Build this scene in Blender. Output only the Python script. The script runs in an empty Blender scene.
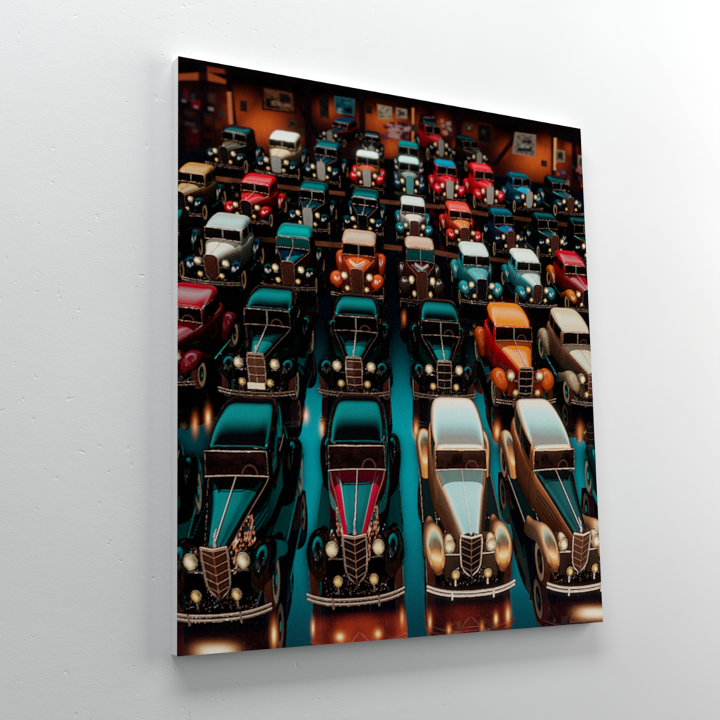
# A flat acrylic wall print (a picture of rows of vintage cars) hung on a white plastered wall.
# Units: metres. The print's front face lies in the plane y = 0, its lower left corner at the origin; +y runs into the wall.
import bpy, time
T_START = time.time()
PITCH_DEG, VFOV_DEG = 24, 37

# ---------------------------------------------------------------- the printed picture
# The photograph shows a flat print. Its image (rows of vintage cars in a wooden garage) is
# computed here with numpy and a small ray caster and becomes the ink colours of the flat print.
import math, random
import numpy as np
from mathutils.bvhtree import BVHTree

CORN = [(178, 56), (580.6, 128.7), (603, 622), (177, 656.5)]      # print corners in the photo
ASPECT = 0.8745

def homography(src, dst):
    A = []
    for (x, y), (u, v) in zip(src, dst):
        A.append([x, y, 1, 0, 0, 0, -u*x, -u*y, -u]); A.append([0, 0, 0, x, y, 1, -v*x, -v*y, -v])
    return np.linalg.svd(np.array(A, float))[2][-1].reshape(3, 3)
H_UV2PX = homography([(0, 0), (1, 0), (1, 1), (0, 1)], CORN)
H_PX2UV = np.linalg.inv(H_UV2PX)

def hmap(H, p):
    p = np.asarray(p, float)
    q = p @ H[:, :2].T + H[:, 2]
    return q[..., :2] / q[..., 2:3]

# picture camera (looks along +Y over the rows, z up)
PITCH, VFOV, CAMH = math.radians(PITCH_DEG), math.radians(VFOV_DEG), 6.0
KF = 2*math.tan(VFOV/2)
FWD = np.array([0, math.cos(PITCH), -math.sin(PITCH)]); UPV = np.array([0, math.sin(PITCH), math.cos(PITCH)])
EYE = np.array([0, 0, CAMH])

def project(P):
    d = P - EYE
    w = d @ FWD
    return np.stack([d[..., 0]/w/(ASPECT*KF) + .5, .5 - (d @ UPV)/w/KF], -1)

def pixel_rays(u, v):
    d = FWD + ((u-.5)*ASPECT*KF)[..., None]*np.array([1., 0, 0]) + ((.5-v)*KF)[..., None]*UPV
    return d/np.linalg.norm(d, axis=-1, keepdims=True)

# landmarks in the car's own space: x to the viewer's right, y from the front bumper to the tail, z up
LM = dict(R=(0, 3.25, 1.62), CL=(-.56, 2.12, 1.50), CR=(.56, 2.12, 1.50), GT=(0, .33, 1.08), GB=(0, .30, .42),
          HL=(-.43, .34, .86), HR=(.43, .34, .86), FL=(-.92, .55, .62), FR=(.92, .55, .62), BC=(0, 0, .32),
          WR=(.78, .72, 0), WL=(-.78, .72, 0), RR=(.80, 3.55, 0), RL=(-.80, 3.55, 0), QR=(.86, 3.45, .86), QL=(-.86, 3.45, .86))

def place(pt, prm):
    X, Y, yaw, ls, a, b, c = prm
    s = math.exp(ls)
    q = pt*np.array([s*math.exp(a), s*math.exp(b), s*math.exp(c)])
    cy, sy = math.cos(yaw), math.sin(yaw)
    return np.stack([X + cy*q[..., 0] - sy*q[..., 1], Y + sy*q[..., 0] + cy*q[..., 1], q[..., 2]], -1)

def fit(lm):
    names = [k for k in lm]
    tgt = hmap(H_PX2UV, [lm[k] for k in names])
    pts = np.array([LM[k] for k in names])
    bc = tgt[names.index('BC')] if 'BC' in names else tgt.mean(0)
    d = pixel_rays(np.array(bc[0]), np.array(bc[1]))
    t = -CAMH/d[2]
    prm = np.array([d[0]*t, d[1]*t, 0, math.log(1.2), 0, 0, 0.])
    wt = np.array([0, 0, .01, .0, .025, .025, .025])
    asp = np.array([ASPECT, 1.])
    def res(p):
        return np.concatenate([((project(place(pts, p)) - tgt)*asp).ravel()*10, wt*p])
    lam = 1e-3
    r = res(prm)
    for it in range(80):
        J = np.stack([(res(prm + np.eye(7)[k]*1e-5) - r)/1e-5 for k in range(7)], 1)
        st = np.linalg.solve(J.T@J + lam*np.eye(7), -J.T@r)
        r2 = res(prm + st)
        if r2@r2 < r@r: prm, r, lam = prm+st, r2, lam*.5
        else: lam *= 4
    return prm, math.sqrt(((r[:-7]/10)**2).mean())

# every car of the picture: landmarks in photo pixels, then its colours
# paint finish: (colour, metallic share)
def C(row, lm, **k): CARS.append(dict(row=row, lm=lm, **k))
def sh(lm, dx, dy): return {k: (x+dx, y+dy) for k, (x, y) in lm.items()}
CARS = []
BLK = (.004, .005, .007); TEAL = (.0, .10, .11)
# row one
r11 = dict(R=(246, 411.7), CL=(207.7, 449), CR=(273.3, 449), GT=(215, 538), GB=(217, 606), HL=(189, 559.6), HR=(241, 558.5), FR=(275.4, 560), BC=(220, 620), WR=(268, 612), QR=(298, 434.6))
r14 = dict(R=(535, 408.5), CL=(530.6, 450), CR=(574.5, 449), GT=(579.4, 527), GB=(582, 579.5), HL=(562, 539), HR=(596, 536), FL=(539, 550), BC=(584, 590), WL=(548, 583), QL=(506, 431))
C(1, sh(r11, -106, 16), body=BLK, roof=BLK, hood=BLK, fend=BLK, grille='brown', lab='black car cut off by the left edge of the print beside the big front row')
C(1, r11, body=BLK, roof=BLK, hood=(.0, .012, .013), fend=BLK, grille='brown', style='shield', engine=1, lab='glossy black coupe with teal sheen, big brown chevron grille and copper engine pipes, front row')
C(1, dict(R=(358.6, 411), CL=(329.7, 441), CR=(386, 440.5), GT=(355.4, 527), GB=(356.8, 592), HL=(332.8, 545), HR=(376.7, 543.8), FL=(305.3, 557), FR=(404, 555), QR=(395.6, 433.8), BC=(356.8, 608)), body=BLK, roof=BLK, hood=BLK, fend=BLK, side=(.20, .004, .02), grille='dark', style='shield', engine=1, teal=1, glow=1.5, lab='black car with teal bonnet edged in crimson bands, front row')
C(1, dict(R=(452.4, 409.5), CL=(434.3, 448), CR=(483, 447.4), GT=(470.4, 530), GB=(471.3, 582), HL=(449.7, 540), HR=(491.2, 537), FL=(426, 552), FR=(515.6, 553), QL=(421.7, 431), BC=(472, 600)), body=(.55, .30, .17), roof=(.55, .56, .53), hood=(.55, .56, .53), fend=(.62, .40, .26), metal=.72, glow=.6, grille='dark', style='shield', lab='silver coupe with copper glow on its fenders and black shield grille, front row')
C(1, r14, body=(.40, .17, .085), roof=(.5, .50, .47), hood=(.01, .05, .055), fend=(.55, .36, .25), metal=.68, grille='copper', style='shield', lab='silver bronze coupe with dark teal bonnet and copper grille, front row by the right edge')
C(1, sh(r14, 87, 14), body=BLK, roof=BLK, hood=BLK, fend=(.0, .05, .06), grille='brown', lab='dark car cut off by the right edge of the print with a spoked red wheel')
# row two
r21 = dict(R=(273, 290), CL=(246, 309.4), CR=(292, 310), GT=(256.7, 350), GB=(255.6, 388), HL=(240, 361.5), HR=(271.7, 363.5), FL=(220, 368), FR=(296.7, 368), BC=(255.6, 398), WR=(294.6, 401), QR=(310, 315.6))
C(2, dict(R=(203, 291), CR=(196.5, 307), CL=(150, 303), FR=(205, 368), WR=(194, 397), RR=(231, 339), HR=(178, 352), GT=(158, 338)), body=(.24, .004, .012), roof=(.30, .008, .018), hood=(.32, .012, .025), fend=(.22, .008, .025), grille='dark', gloss=.05, lab='maroon red coupe with chrome bonnet vents cut off by the left edge')
C(2, r21, body=BLK, roof=BLK, hood=BLK, fend=BLK, grille='copper', style='flat', plate=1, lab='black sedan with teal roof, copper grille and small lit number plate')
C(2, dict(R=(357.8, 296), CL=(335.2, 317), CR=(377.6, 317), GT=(353.2, 352.2), GB=(354, 391), HL=(337.9, 367.5), HR=(370.8, 368.4), FL=(317.7, 369), FR=(390.3, 370), QR=(388, 324), BC=(354, 399)), body=BLK, roof=BLK, hood=BLK, fend=BLK, grille='brown', style='flat', lab='black sedan with teal roof and tall brown grille in the middle of the second row')
C(2, dict(R=(438, 303.5), CL=(422, 322), CR=(458, 322.5), GT=(442.9, 355), GB=(444.7, 397), HL=(430.6, 369), HR=(458.2, 369.5), FL=(411.8, 372), QL=(411.6, 322.5), FR=(477, 374), BC=(444.7, 403)), body=BLK, roof=BLK, hood=BLK, fend=BLK, grille='dark', style='flat', lab='black sedan with teal roof and dark grille beside the orange and red car')
C(2, dict(R=(506, 307), CL=(494, 328), CR=(530, 328), GT=(525, 362), GB=(525, 398), HL=(513, 374), HR=(538.4, 373), FL=(494.5, 382), FR=(556, 386), BC=(526, 404.6), WL=(497, 407), QL=(477, 325)), body=(.55, .006, .006), roof=(.80, .17, .012), hood=(.82, .17, .012), fend=(.72, .11, .008), grille='black', style='flat', gloss=.045, lab='orange and red coupe with orange roof and glowing orange fenders')
C(2, dict(R=(567.6, 314), CL=(564, 332.4), CR=(590.7, 332.4), GT=(590, 367.6), HL=(584.8, 376), FL=(566.7, 387.5), WL=(570, 408), RL=(539.7, 356), QL=(542.4, 328)), body=(.24, .11, .07), roof=(.55, .42, .30), hood=(.60, .48, .36), fend=(.50, .35, .23), grille='copper', gloss=.045, lab='beige and brown sedan at the right edge of the second row')
# row three
r31 = dict(R=(231, 217.6), CL=(206.7, 227.5), CR=(241.5, 231), GT=(212, 253.5), GB=(211, 277), HL=(199, 259), HR=(223.5, 262), FL=(183, 268), FR=(244, 268), BC=(210.5, 283), WR=(241.8, 294), RR=(262, 265.7), QR=(258, 236.7))
C(3, sh(r31, -62, -9), body=BLK, roof=BLK, hood=BLK, fend=(.0, .06, .07), grille='brown', lab='dark car cut off by the left edge beside the cream sedan')
C(3, r31, body=(.62, .54, .42), roof=(.33, .38, .36), hood=(.72, .68, .56), fend=(.002, .02, .04), grille='brown', lab='cream sedan with dark blue front fenders and brown grille')
C(3, dict(R=(294.4, 226), CL=(277, 236), CR=(309.7, 239), GT=(287.5, 259.7), GB=(288, 286), HL=(275.7, 267.3), HR=(300, 268.8), FL=(262, 273.6), FR=(315, 273.6), BC=(289, 290), RR=(324, 272)), body=BLK, roof=(.0, .15, .145), hood=(.0, .02, .04), fend=BLK, grille='brown', style='flat', tealglass=1, lab='black sedan with bright teal roof and four cream lamps, third row')
C(3, dict(R=(360, 231), CL=(343, 243), CR=(374.5, 244), GT=(357, 268), GB=(357.5, 291), HL=(345, 276.4), HR=(368.3, 278), FL=(330, 283), FR=(384, 286), BC=(357.5, 295)), body=(.42, .05, .01), roof=(.44, .26, .18), hood=(.75, .11, .012), fend=(.80, .10, .012), grille='brown', style='flat', wings=1, lab='orange car with tan roof and winged ornament')
C(3, dict(R=(419, 237.6), CL=(406, 247.5), CR=(433.3, 248.4), GT=(422.5, 273.7), GB=(422.5, 298), HL=(412, 279), HR=(432, 281), FL=(399.4, 287), QL=(400, 264), FR=(445, 291), BC=(422.5, 302)), body=(.06, .012, .01), roof=(.46, .28, .20), hood=(.07, .012, .012), fend=(.05, .03, .025), grille='brown', style='flat', wings=1, tealglass=1, lab='dark brown car with tan roof, teal windscreen and winged ornament')
C(3, dict(R=(473, 245), CL=(461, 255), CR=(489, 256), GT=(481.8, 276.7), GB=(482, 300), HL=(473.3, 283.3), HR=(491.8, 284.4), FL=(460.4, 290), FR=(503, 295), BC=(482, 305.6), WL=(461.5, 304), QL=(453, 260)), body=(.02, .22, .25), roof=(.48, .56, .53), hood=(.10, .34, .36), fend=(.03, .30, .33), grille='dark', style='flat', gloss=.05, lab='teal car with white roof standing beside another of its kind')
C(3, dict(R=(522, 250.7), CL=(515.6, 262), CR=(540.4, 265), GT=(537.3, 282), GB=(537.3, 303), HL=(529.6, 287.8), HR=(546, 289.3), FL=(517.8, 295), FR=(556, 296), BC=(537.8, 307.8), WL=(519, 310), QL=(504.4, 263.3)), body=(.08, .40, .45), roof=(.56, .58, .53), hood=(.50, .62, .58), fend=(.02, .22, .26), grille='brown', gloss=.08, lab='pale blue sedan with off white roof and bonnet, third row')
C(3, dict(R=(569, 253), CL=(562.7, 264.4), CR=(586, 265.6), GT=(584.4, 286.7), HL=(580.4, 293.3), FL=(567.8, 301), WL=(569.6, 313), RL=(549, 284), QL=(550, 267.8)), body=(.30, .003, .010), roof=(.36, .004, .014), hood=(.34, .004, .012), fend=(.72, .18, .01), grille='dark', gloss=.07, lab='maroon car with golden orange fenders at the right edge')
# row four
r40 = dict(R=(196.7, 166), CR=(206.3, 173), CL=(178, 170), GT=(181, 191.7), HR=(186.7, 198), FR=(203, 207), WR=(202.5, 221.7), RR=(225.5, 205), BC=(181.7, 214))
C(4, r40, body=(.30, .14, .06), roof=(.40, .17, .05), hood=(.45, .27, .12), fend=(.01, .06, .09), grille='dark', lab='brown sedan with tan bonnet at the left edge')
C(4, dict(R=(260, 174), CL=(243, 182.5), CR=(268, 186), GT=(245.8, 198), GB=(246, 212), HL=(234.7, 204.7), HR=(255.8, 206.7), FL=(224.7, 213), FR=(271, 216), BC=(246.7, 221), WR=(270, 230), RR=(285, 213)), body=(.62, .006, .014), roof=(.62, .006, .014), hood=(.75, .02, .03), fend=(.62, .006, .014), grille='dark', gloss=.05, lab='bright red hot rod coupe with dark rounded grille')
C(4, dict(R=(315, 181.3), CL=(299, 191), CR=(327.5, 192.5), GT=(307.5, 206.7), GB=(308, 226), HL=(299, 212), HR=(316, 214), FL=(287.5, 219), FR=(328, 221), QR=(334, 201), BC=(308, 230)), body=(.0, .03, .04), roof=(.0, .085, .09), hood=(.0, .06, .08), fend=(.0, .05, .07), grille='grey', style='flat', lab='dark teal sedan with silvery narrow grille, fourth row')
C(4, dict(R=(366, 188.8), CL=(352, 197.5), CR=(378, 198.5), GT=(361.7, 213), GB=(362, 228), HL=(354, 220), HR=(371.7, 222), FL=(343, 223), FR=(384, 226), BC=(363, 232)), body=(.0, .02, .03), roof=(.0, .08, .09), hood=(.0, .05, .07), fend=(.0, .07, .10), grille='black', style='flat', lab='dark blue green car with curved bonnet lines beside the white car')
C(4, dict(R=(412.5, 196), CL=(401, 205), CR=(425, 205), GT=(414.5, 221), GB=(414.5, 236), HL=(406.7, 225.5), HR=(423, 227.5), FL=(396, 230), QL=(397, 212), QR=(429, 215), FR=(433, 233.3), BC=(415, 238.5)), body=(.5, .5, .46), roof=(.50, .56, .53), hood=(.72, .68, .60), fend=(.01, .22, .25), grille='brown', style='flat', lab='white car with teal fenders in the fourth row')
C(4, dict(R=(456.7, 200), CL=(449, 212), CR=(471, 212), GT=(465, 227.5), GB=(465, 242.5), HL=(457, 231.5), HR=(472.5, 232.5), FL=(447.5, 236), FR=(482.5, 239), BC=(465, 245)), body=(.62, .05, .02), roof=(.66, .05, .03), hood=(.80, .20, .05), fend=(.75, .04, .03), grille='brown', style='flat', lab='orange red sedan with red roof in the fourth row')
C(4, dict(R=(498, 207.5), CL=(495, 216), CR=(514, 217), GT=(511, 231.7), GB=(511, 249), HL=(504, 234.5), HR=(518, 236.7), FL=(495, 242.5), FR=(526, 244), BC=(510, 252)), body=(.0, .05, .10), roof=(.0, .09, .14), hood=(.0, .09, .22), fend=(.0, .04, .07), grille='brown', lab='deep blue sedan with split windscreen')
r47 = dict(R=(543, 212.5), CL=(538, 220), CR=(556, 221), GT=(555, 235.8), GB=(555, 253), HL=(548, 239), HR=(562, 241.7), FL=(538.7, 247), FR=(570, 248.5), BC=(555, 256.5))
C(4, r47, body=(.0, .012, .02), roof=(.0, .03, .035), hood=(.0, .05, .06), fend=(.0, .03, .05), grille='brown', lab='near black sedan with brown grille between the blue car and the right edge')
C(4, sh(r47, 36, 5), body=BLK, roof=BLK, hood=BLK, fend=BLK, grille='dark', lab='black car in shadow at the right edge of the fourth row')
# row five
C(5, dict(R=(238, 126.7), CL=(225, 132.5), CR=(251, 134), GT=(225, 145), GB=(225, 161), HL=(215, 151), HR=(231, 153.5), FL=(204.7, 157), FR=(243, 160), BC=(225, 167), WR=(244, 175)), body=(.012, .012, .014), roof=(.02, .022, .024), hood=(.18, .12, .08), fend=(.02, .05, .07), grille='dark', lab='old black car with bronze bonnet at the far left of the back row')
C(5, dict(R=(285.4, 132.5), CL=(272, 138.5), CR=(294, 141.5), GT=(274.3, 154.7), GB=(275, 171.7), HL=(265.5, 160), FL=(257.5, 163), FR=(301, 166), BC=(275, 176)), body=(.62, .40, .22), roof=(.66, .68, .60), hood=(.70, .52, .34), fend=(.01, .05, .07), grille='grey', style='flat', lab='cream coupe with grey grille in the back row')
C(5, dict(R=(328, 141), CL=(317, 147.5), CR=(338, 149), GT=(321, 161.7), GB=(321.7, 179), HL=(313, 166.7), HR=(328, 168.5), FL=(303, 171), FR=(339, 174), BC=(321.7, 182)), body=(.0, .04, .06), roof=(.0, .08, .11), hood=(.0, .05, .08), fend=(.01, .06, .10), grille='grey', style='flat', lab='dark teal car with pale grille between the cream coupe and the red car')
C(5, dict(R=(368, 151), CL=(357.5, 157), CR=(378, 158), GT=(366.7, 169), GB=(367.5, 186), HL=(359.7, 173.7), HR=(373, 175.5), FL=(349, 178), FR=(384.5, 181), BC=(367.5, 188.5)), body=(.40, .14, .05), roof=(.58, .74, .70), hood=(.62, .10, .04), fend=(.62, .006, .014), grille='grey', style='flat', lab='red car with pale mint roof in the back row')
r54 = dict(R=(409, 157.5), CL=(399.5, 162.5), CR=(418, 163), GT=(410, 176.7), GB=(410, 193), HL=(402.5, 181), HR=(416.7, 182.5), FL=(393.7, 185), FR=(426, 188.5), BC=(410, 196))
C(5, r54, body=(.12, .16, .15), roof=(.42, .66, .62), hood=(.20, .26, .25), fend=(.02, .10, .15), grille='teal', style='flat', lab='grey green car with pale mint roof and teal grille')
C(5, dict(R=(445, 160), CL=(436.7, 166), CR=(455, 167), GT=(450, 181), GB=(450, 197), HL=(443, 185.5), HR=(456.7, 187.5), FL=(434, 191), FR=(466, 193.5), BC=(450, 199.5)), body=(.55, .012, .025), roof=(.0, .15, .26), hood=(.60, .012, .03), fend=(.70, .012, .04), grille='grey', style='flat', lab='red car with blue roof in the back row')
C(5, dict(R=(480, 163), CL=(474, 171), CR=(491.7, 171), GT=(490, 186.7), GB=(490, 202), HL=(484, 191.7), HR=(497, 192.5), FL=(475, 197.5), FR=(505, 199), BC=(490, 205)), body=(.62, .006, .014), roof=(.62, .006, .014), hood=(.62, .006, .014), fend=(.68, .012, .03), grille='grey', style='flat', lab='bright red car with pale grille under the wooden brace')
C(5, dict(R=(517.5, 173), CL=(512.5, 178), CR=(528, 179), GT=(529, 191.7), GB=(529, 207), HL=(523.7, 194.5), HR=(535.8, 197), FL=(515.8, 201), FR=(543.7, 203), BC=(529, 210)), body=(.0, .14, .21), roof=(.0, .07, .11), hood=(.01, .24, .36), fend=(.01, .14, .20), grille='grey', lab='sea blue car in the back row near the right edge')
C(5, dict(R=(555, 176.7), CL=(551.7, 182.2), CR=(566.7, 183), GT=(570, 197.5), GB=(570, 211), HL=(565, 201), HR=(576, 203), FL=(556.7, 206), FR=(584, 208), BC=(571, 214)), body=(.006, .02, .03), roof=(.003, .012, .02), hood=(.01, .05, .06), fend=(.02, .09, .12), grille='brown', lab='dark car at the right end of the back row')
# far behind the rows
C(6, sh(r54, -.5, -15.5), body=(.02, .12, .13), roof=(.0, .20, .20), hood=(.02, .12, .13), fend=(.05, .02, .01), grille='grey', lab='teal roofed car right behind the mint roofed car')
C(6, dict(R=(372, 131), CL=(366.5, 136), CR=(378, 137), GT=(371, 146), HL=(364, 149), HR=(379, 150), FL=(360, 153), FR=(384, 154), BC=(371, 160)), body=(.012, .02, .03), roof=(.01, .014, .022), hood=(.02, .03, .05), fend=(.01, .02, .03), grille='grey', dim=.7, lab='small black car below the pale framed paper on the wall')
C(6, dict(R=(348, 117), CL=(333, 126), CR=(349, 122), GT=(329, 130), HL=(324, 134), HR=(337, 134), FL=(318, 138), FR=(341, 138), BC=(330, 144)), body=(.34, .01, .02), roof=(.0, .08, .17), hood=(.01, .06, .10), fend=(.004, .01, .02), grille='grey', dim=.6, lab='red truck with blue roof against the back wall')
C(6, dict(R=(428, 117), CL=(425, 126), CR=(438, 128), GT=(440.5, 137), GB=(441, 150), HL=(434, 146), HR=(448, 147), FL=(430, 153), FR=(453, 153), BC=(441, 158)), body=(.34, .01, .02), roof=(.008, .008, .012), hood=(.42, .015, .02), fend=(.008, .01, .015), grille='grey', dim=.6, lab='old red car with black top and tall silver grille at the back wall')
C(6, dict(R=(466, 135), CL=(462, 141), CR=(474, 144), GT=(479, 147), GB=(480, 160), HL=(473, 157), HR=(486, 158), FL=(467, 164), FR=(490, 166), BC=(480, 170)), body=(.05, .02, .012), roof=(.006, .008, .012), hood=(.04, .02, .014), fend=(.008, .01, .015), grille='grey', dim=.6, lab='old black topped car with silver grille behind the bright red car')

# surfaces of a car (one patch list per detail level)
(S_BODY, S_CABIN, S_GLASS, S_FENDF, S_FENDR, S_BOARD, S_WHEEL, S_GRILLE, S_LAMP, S_SHELL, S_BUMPER, S_TRIM, S_UNDER, S_FOG, S_ORN, S_PLATE) = range(16)

def grid_faces(nu, nv, closed_v=False):
    i, j = np.meshgrid(np.arange(nu-1), np.arange(nv if closed_v else nv-1), indexing='ij')
    j2 = (j+1) % nv
    q = np.stack([i*nv+j, (i+1)*nv+j, (i+1)*nv+j2, i*nv+j2], -1).reshape(-1, 4)
    return np.concatenate([q[:, [0, 1, 2]], q[:, [0, 2, 3]]])

def patch(P, surf, side=0, closed_v=False, uv=None):
    """P (nu,nv,3) -> verts, normals, uv, faces"""
    nu, nv = P.shape[:2]
    du = np.gradient(P, axis=0)
    dv = (np.roll(P, -1, 1)-np.roll(P, 1, 1))/2 if closed_v else np.gradient(P, axis=1)
    n = np.cross(du, dv); ln = np.linalg.norm(n, axis=-1, keepdims=True); n = n/np.maximum(ln, 1e-9)
    if uv is None:
        a, b = np.meshgrid(np.linspace(0, 1, nu), np.linspace(0, 1, nv), indexing='ij')
        uv = np.stack([a, b], -1)
    return dict(v=P.reshape(-1, 3), n=n.reshape(-1, 3), uv=uv.reshape(-1, 2), f=grid_faces(nu, nv, closed_v), surf=surf, side=side)

def spline(xs, ys, x):
    """smooth interpolation (monotone enough for profiles)"""
    xs, ys = np.array(xs, float), np.array(ys, float)
    m = np.gradient(ys, xs)
    k = np.clip(np.searchsorted(xs, x)-1, 0, len(xs)-2)
    h = xs[k+1]-xs[k]; t = (x-xs[k])/h
    return (2*t**3-3*t**2+1)*ys[k]+(t**3-2*t**2+t)*h*m[k]+(-2*t**3+3*t**2)*ys[k+1]+(t**3-t**2)*h*m[k+1]

def arch(ys, w, z0, h, n, K):
    t = np.linspace(math.pi, 0, K)
    c, s = np.cos(t), np.sin(t)
    e = 2/n
    X = w[:, None]*np.sign(c)*np.abs(c)**e
    Z = z0[:, None] + (h-z0)[:, None]*np.abs(s)**e
    Y = np.repeat(ys[:, None], K, 1)
    return np.stack([X, Y, Z], -1)

def tube(pts, r, k=6):
    pts = np.array(pts, float)
    d = np.gradient(pts, axis=0); d /= np.linalg.norm(d, axis=1, keepdims=True)
    up = np.where(np.abs(d[:, 2:3]) > .9, np.array([[0, 1., 0]]), np.array([[0, 0, 1.]]))
    a = np.cross(d, up); a /= np.linalg.norm(a, axis=1, keepdims=True)
    b = np.cross(d, a)
    t = np.linspace(0, 2*math.pi, k, endpoint=False)
    r = np.broadcast_to(np.array(r, float), (len(pts),))[:, None, None]
    return pts[:, None] + r*(np.cos(t)[None, :, None]*a[:, None] + np.sin(t)[None, :, None]*b[:, None])

def ball(c, r, nu=8, nv=12, half=False, axis=1):
    a = np.linspace(0.02, math.pi/2 if half else math.pi-.02, nu); t = np.linspace(0, 2*math.pi, nv, endpoint=False)
    A, T = np.meshgrid(a, t, indexing='ij')
    r = np.broadcast_to(np.array(r, float), (3,))
    P = np.stack([np.sin(A)*np.cos(T)*r[0], -np.cos(A)*r[1], np.sin(A)*np.sin(T)*r[2]], -1)
    return P + np.array(c)

def car_patches(style, hi, boxy, plate, wings):
    ps = []
    K = 28 if hi else 16; N = 40 if hi else 20
    # bonnet, scuttle and lower body in one loft
    y = np.concatenate([np.linspace(.36, 1.9, N//2), np.linspace(1.95, 4.45, N//2)])
    w = spline([.36, .8, 1.4, 1.9, 2.5, 3.2, 3.9, 4.3, 4.45], [.205, .315, .46, .60, .67, .69, .56, .32, .12], y)
    h = spline([.36, .8, 1.4, 1.9, 2.5, 3.2, 3.9, 4.3, 4.45], [1.07, 1.10, 1.13, 1.16, 1.16, 1.16, 1.08, .82, .6], y)
    z0 = np.full_like(y, .42)
    B = arch(y, w, z0, h, 5.0 if boxy else 6.5, K+10)
    rid = .5-.5*np.tanh((y-2.0)/.15)
    B[..., 2] += (rid*.055)[:, None]*(1-np.abs(B[..., 0])/np.maximum(w, .05)[:, None]) - (rid*.03)[:, None]
    ps.append(patch(B, S_BODY))
    # cabin
    y = np.concatenate([np.linspace(2.02, 2.3, N//3), np.linspace(2.34, 4.25, N-N//3)])
    if boxy:
        hw = spline([2.02, 2.12, 2.3, 3.0, 3.6, 3.75, 4.25], [.58, .605, .62, .62, .58, .50, .3], y)
        hh = spline([2.02, 2.045, 2.12, 2.3, 2.6, 3.3, 3.62, 3.8, 4.25], [1.32, 1.47, 1.52, 1.575, 1.62, 1.64, 1.57, 1.3, 1.0], y)
    else:
        hw = spline([2.02, 2.12, 2.3, 3.0, 3.6, 4.0, 4.25], [.575, .60, .62, .62, .54, .38, .2], y)
        hh = spline([2.02, 2.045, 2.12, 2.3, 2.55, 2.9, 3.3, 3.65, 3.95, 4.25], [1.32, 1.455, 1.49, 1.545, 1.595, 1.628, 1.63, 1.57, 1.36, 1.0], y)
    ps.append(patch(arch(y, hw, np.full_like(y, 1.0), hh, 6.5, K+18), S_CABIN))
    # windscreen pane and its frame
    k = 12
    tx = np.linspace(-1, 1, k); tz = np.linspace(0, 1, 6)
    TX, TZ = np.meshgrid(tx, tz, indexing='ij')
    base = 1.13 + .035*(1-TX**2)
    P = np.stack([TX*(.575-.012*TZ), 1.915+.03*TX**2+.055*TZ, base+(1.47-base)*TZ], -1)
    ps.append(patch(P, S_GLASS))
    fr = [(-.585, 1.94, 1.12)] + [(-.57*1.0, 1.99, 1.475)] + [(x, 1.955+.04*abs(x), 1.485) for x in (-.3, 0, .3)] + [(.57, 1.99, 1.475), (.585, 1.94, 1.12)]
    ps.append(patch(tube(fr, .010), S_TRIM, 1, True))
    lowb = [(x*.59, 1.895+.04*x*x, 1.135+.035*(1-x*x)) for x in np.linspace(-1, 1, 9)]
    ps.append(patch(tube(lowb, .009), S_TRIM, 1, True))
    # fenders
    nf = 26 if hi else 14; kf = 14 if hi else 9
    for sd in (-1, 1):
        s = np.linspace(0, 1, nf)
        py = spline([0, .12, .28, .45, .6, .75, .9, 1], [.215, .20, .34, .62, .92, 1.25, 1.6, 1.85], s)
        pz = spline([0, .12, .28, .45, .6, .75, .9, 1], [.50, .62, .82, .90, .84, .66, .46, .36], s)
        dy, dz = np.gradient(py, s), np.gradient(pz, s); L = np.hypot(dy, dz)
        ny, nz = -dz/L, dy/L
        hw = spline([0, .12, .3, .6, .85, 1], [.13, .19, .225, .215, .17, .14], s)
        xc = spline([0, .3, .7, 1], [.66, .70, .72, .74], s)
        t = np.linspace(math.pi, 0, kf)
        drop = .26*(1-np.abs(np.sin(t))**.8)
        P = np.stack([sd*(xc[:, None]+hw[:, None]*np.cos(t)*1.0), py[:, None]-ny[:, None]*drop, pz[:, None]-nz[:, None]*drop], -1)
        ps.append(patch(P, S_FENDF, sd))
        # inner apron of the fender that runs down to the grille
        a = np.linspace(0, 1, 8)
        Q = np.stack([np.stack([sd*(.54-.33*q + 0*a), .24+.1*q+.40*a, .42+.0*q+.46*a-.06*q], -1) for q in np.linspace(0, 1, 6)])
        ps.append(patch(Q, S_FENDF, sd*3))
        py = spline([0, .2, .4, .6, .8, 1], [2.95, 3.12, 3.42, 3.80, 4.12, 4.26], s)
        pz = spline([0, .2, .4, .6, .8, 1], [.36, .68, .88, .86, .62, .30], s)
        dy, dz = np.gradient(py, s), np.gradient(pz, s); L = np.hypot(dy, dz)
        ny, nz = -dz/L, dy/L
        hw = spline([0, .3, .6, 1], [.14, .20, .20, .13], s)
        P = np.stack([sd*(.74+hw[:, None]*np.cos(t)), py[:, None]-ny[:, None]*drop, pz[:, None]-nz[:, None]*drop], -1)
        ps.append(patch(P, S_FENDR, sd))
        # running board: rounded slab
        P = np.stack([np.stack([np.full(8, sd*x), np.linspace(1.7, 3.1, 8), np.full(8, z)], -1) for x, z in ((.56, .42), (.60, .37), (.88, .355), (.90, .335), (.90, .28))])
        ps.append(patch(P, S_BOARD, sd))
        # wheels: tyre lathe with the disc closed
        for yc, wi in ((.70, 0), (3.58, 1)):
            prof = [(.0, .075), (.09, .085), (.17, .055), (.19, .07), (.265, .085), (.32, .07), (.345, .03), (.345, -.03), (.30, -.08), (0, -.08)]
            th = np.linspace(0, 2*math.pi, 26 if hi else 16, endpoint=False)
            P = np.stack([np.stack([np.full_like(th, sd*(.80+o)), yc+r*np.cos(th), .345+r*np.sin(th)], -1) for r, o in prof])
            uv = np.stack([np.stack([np.full_like(th, r), th/(2*math.pi)], -1) for r, o in prof])
            ps.append(patch(P, S_WHEEL, sd*(1+wi), True, uv))
        # head lamp and fog lamp
        cx, cy, cz, r = .43, .36, .86, .112
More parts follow.
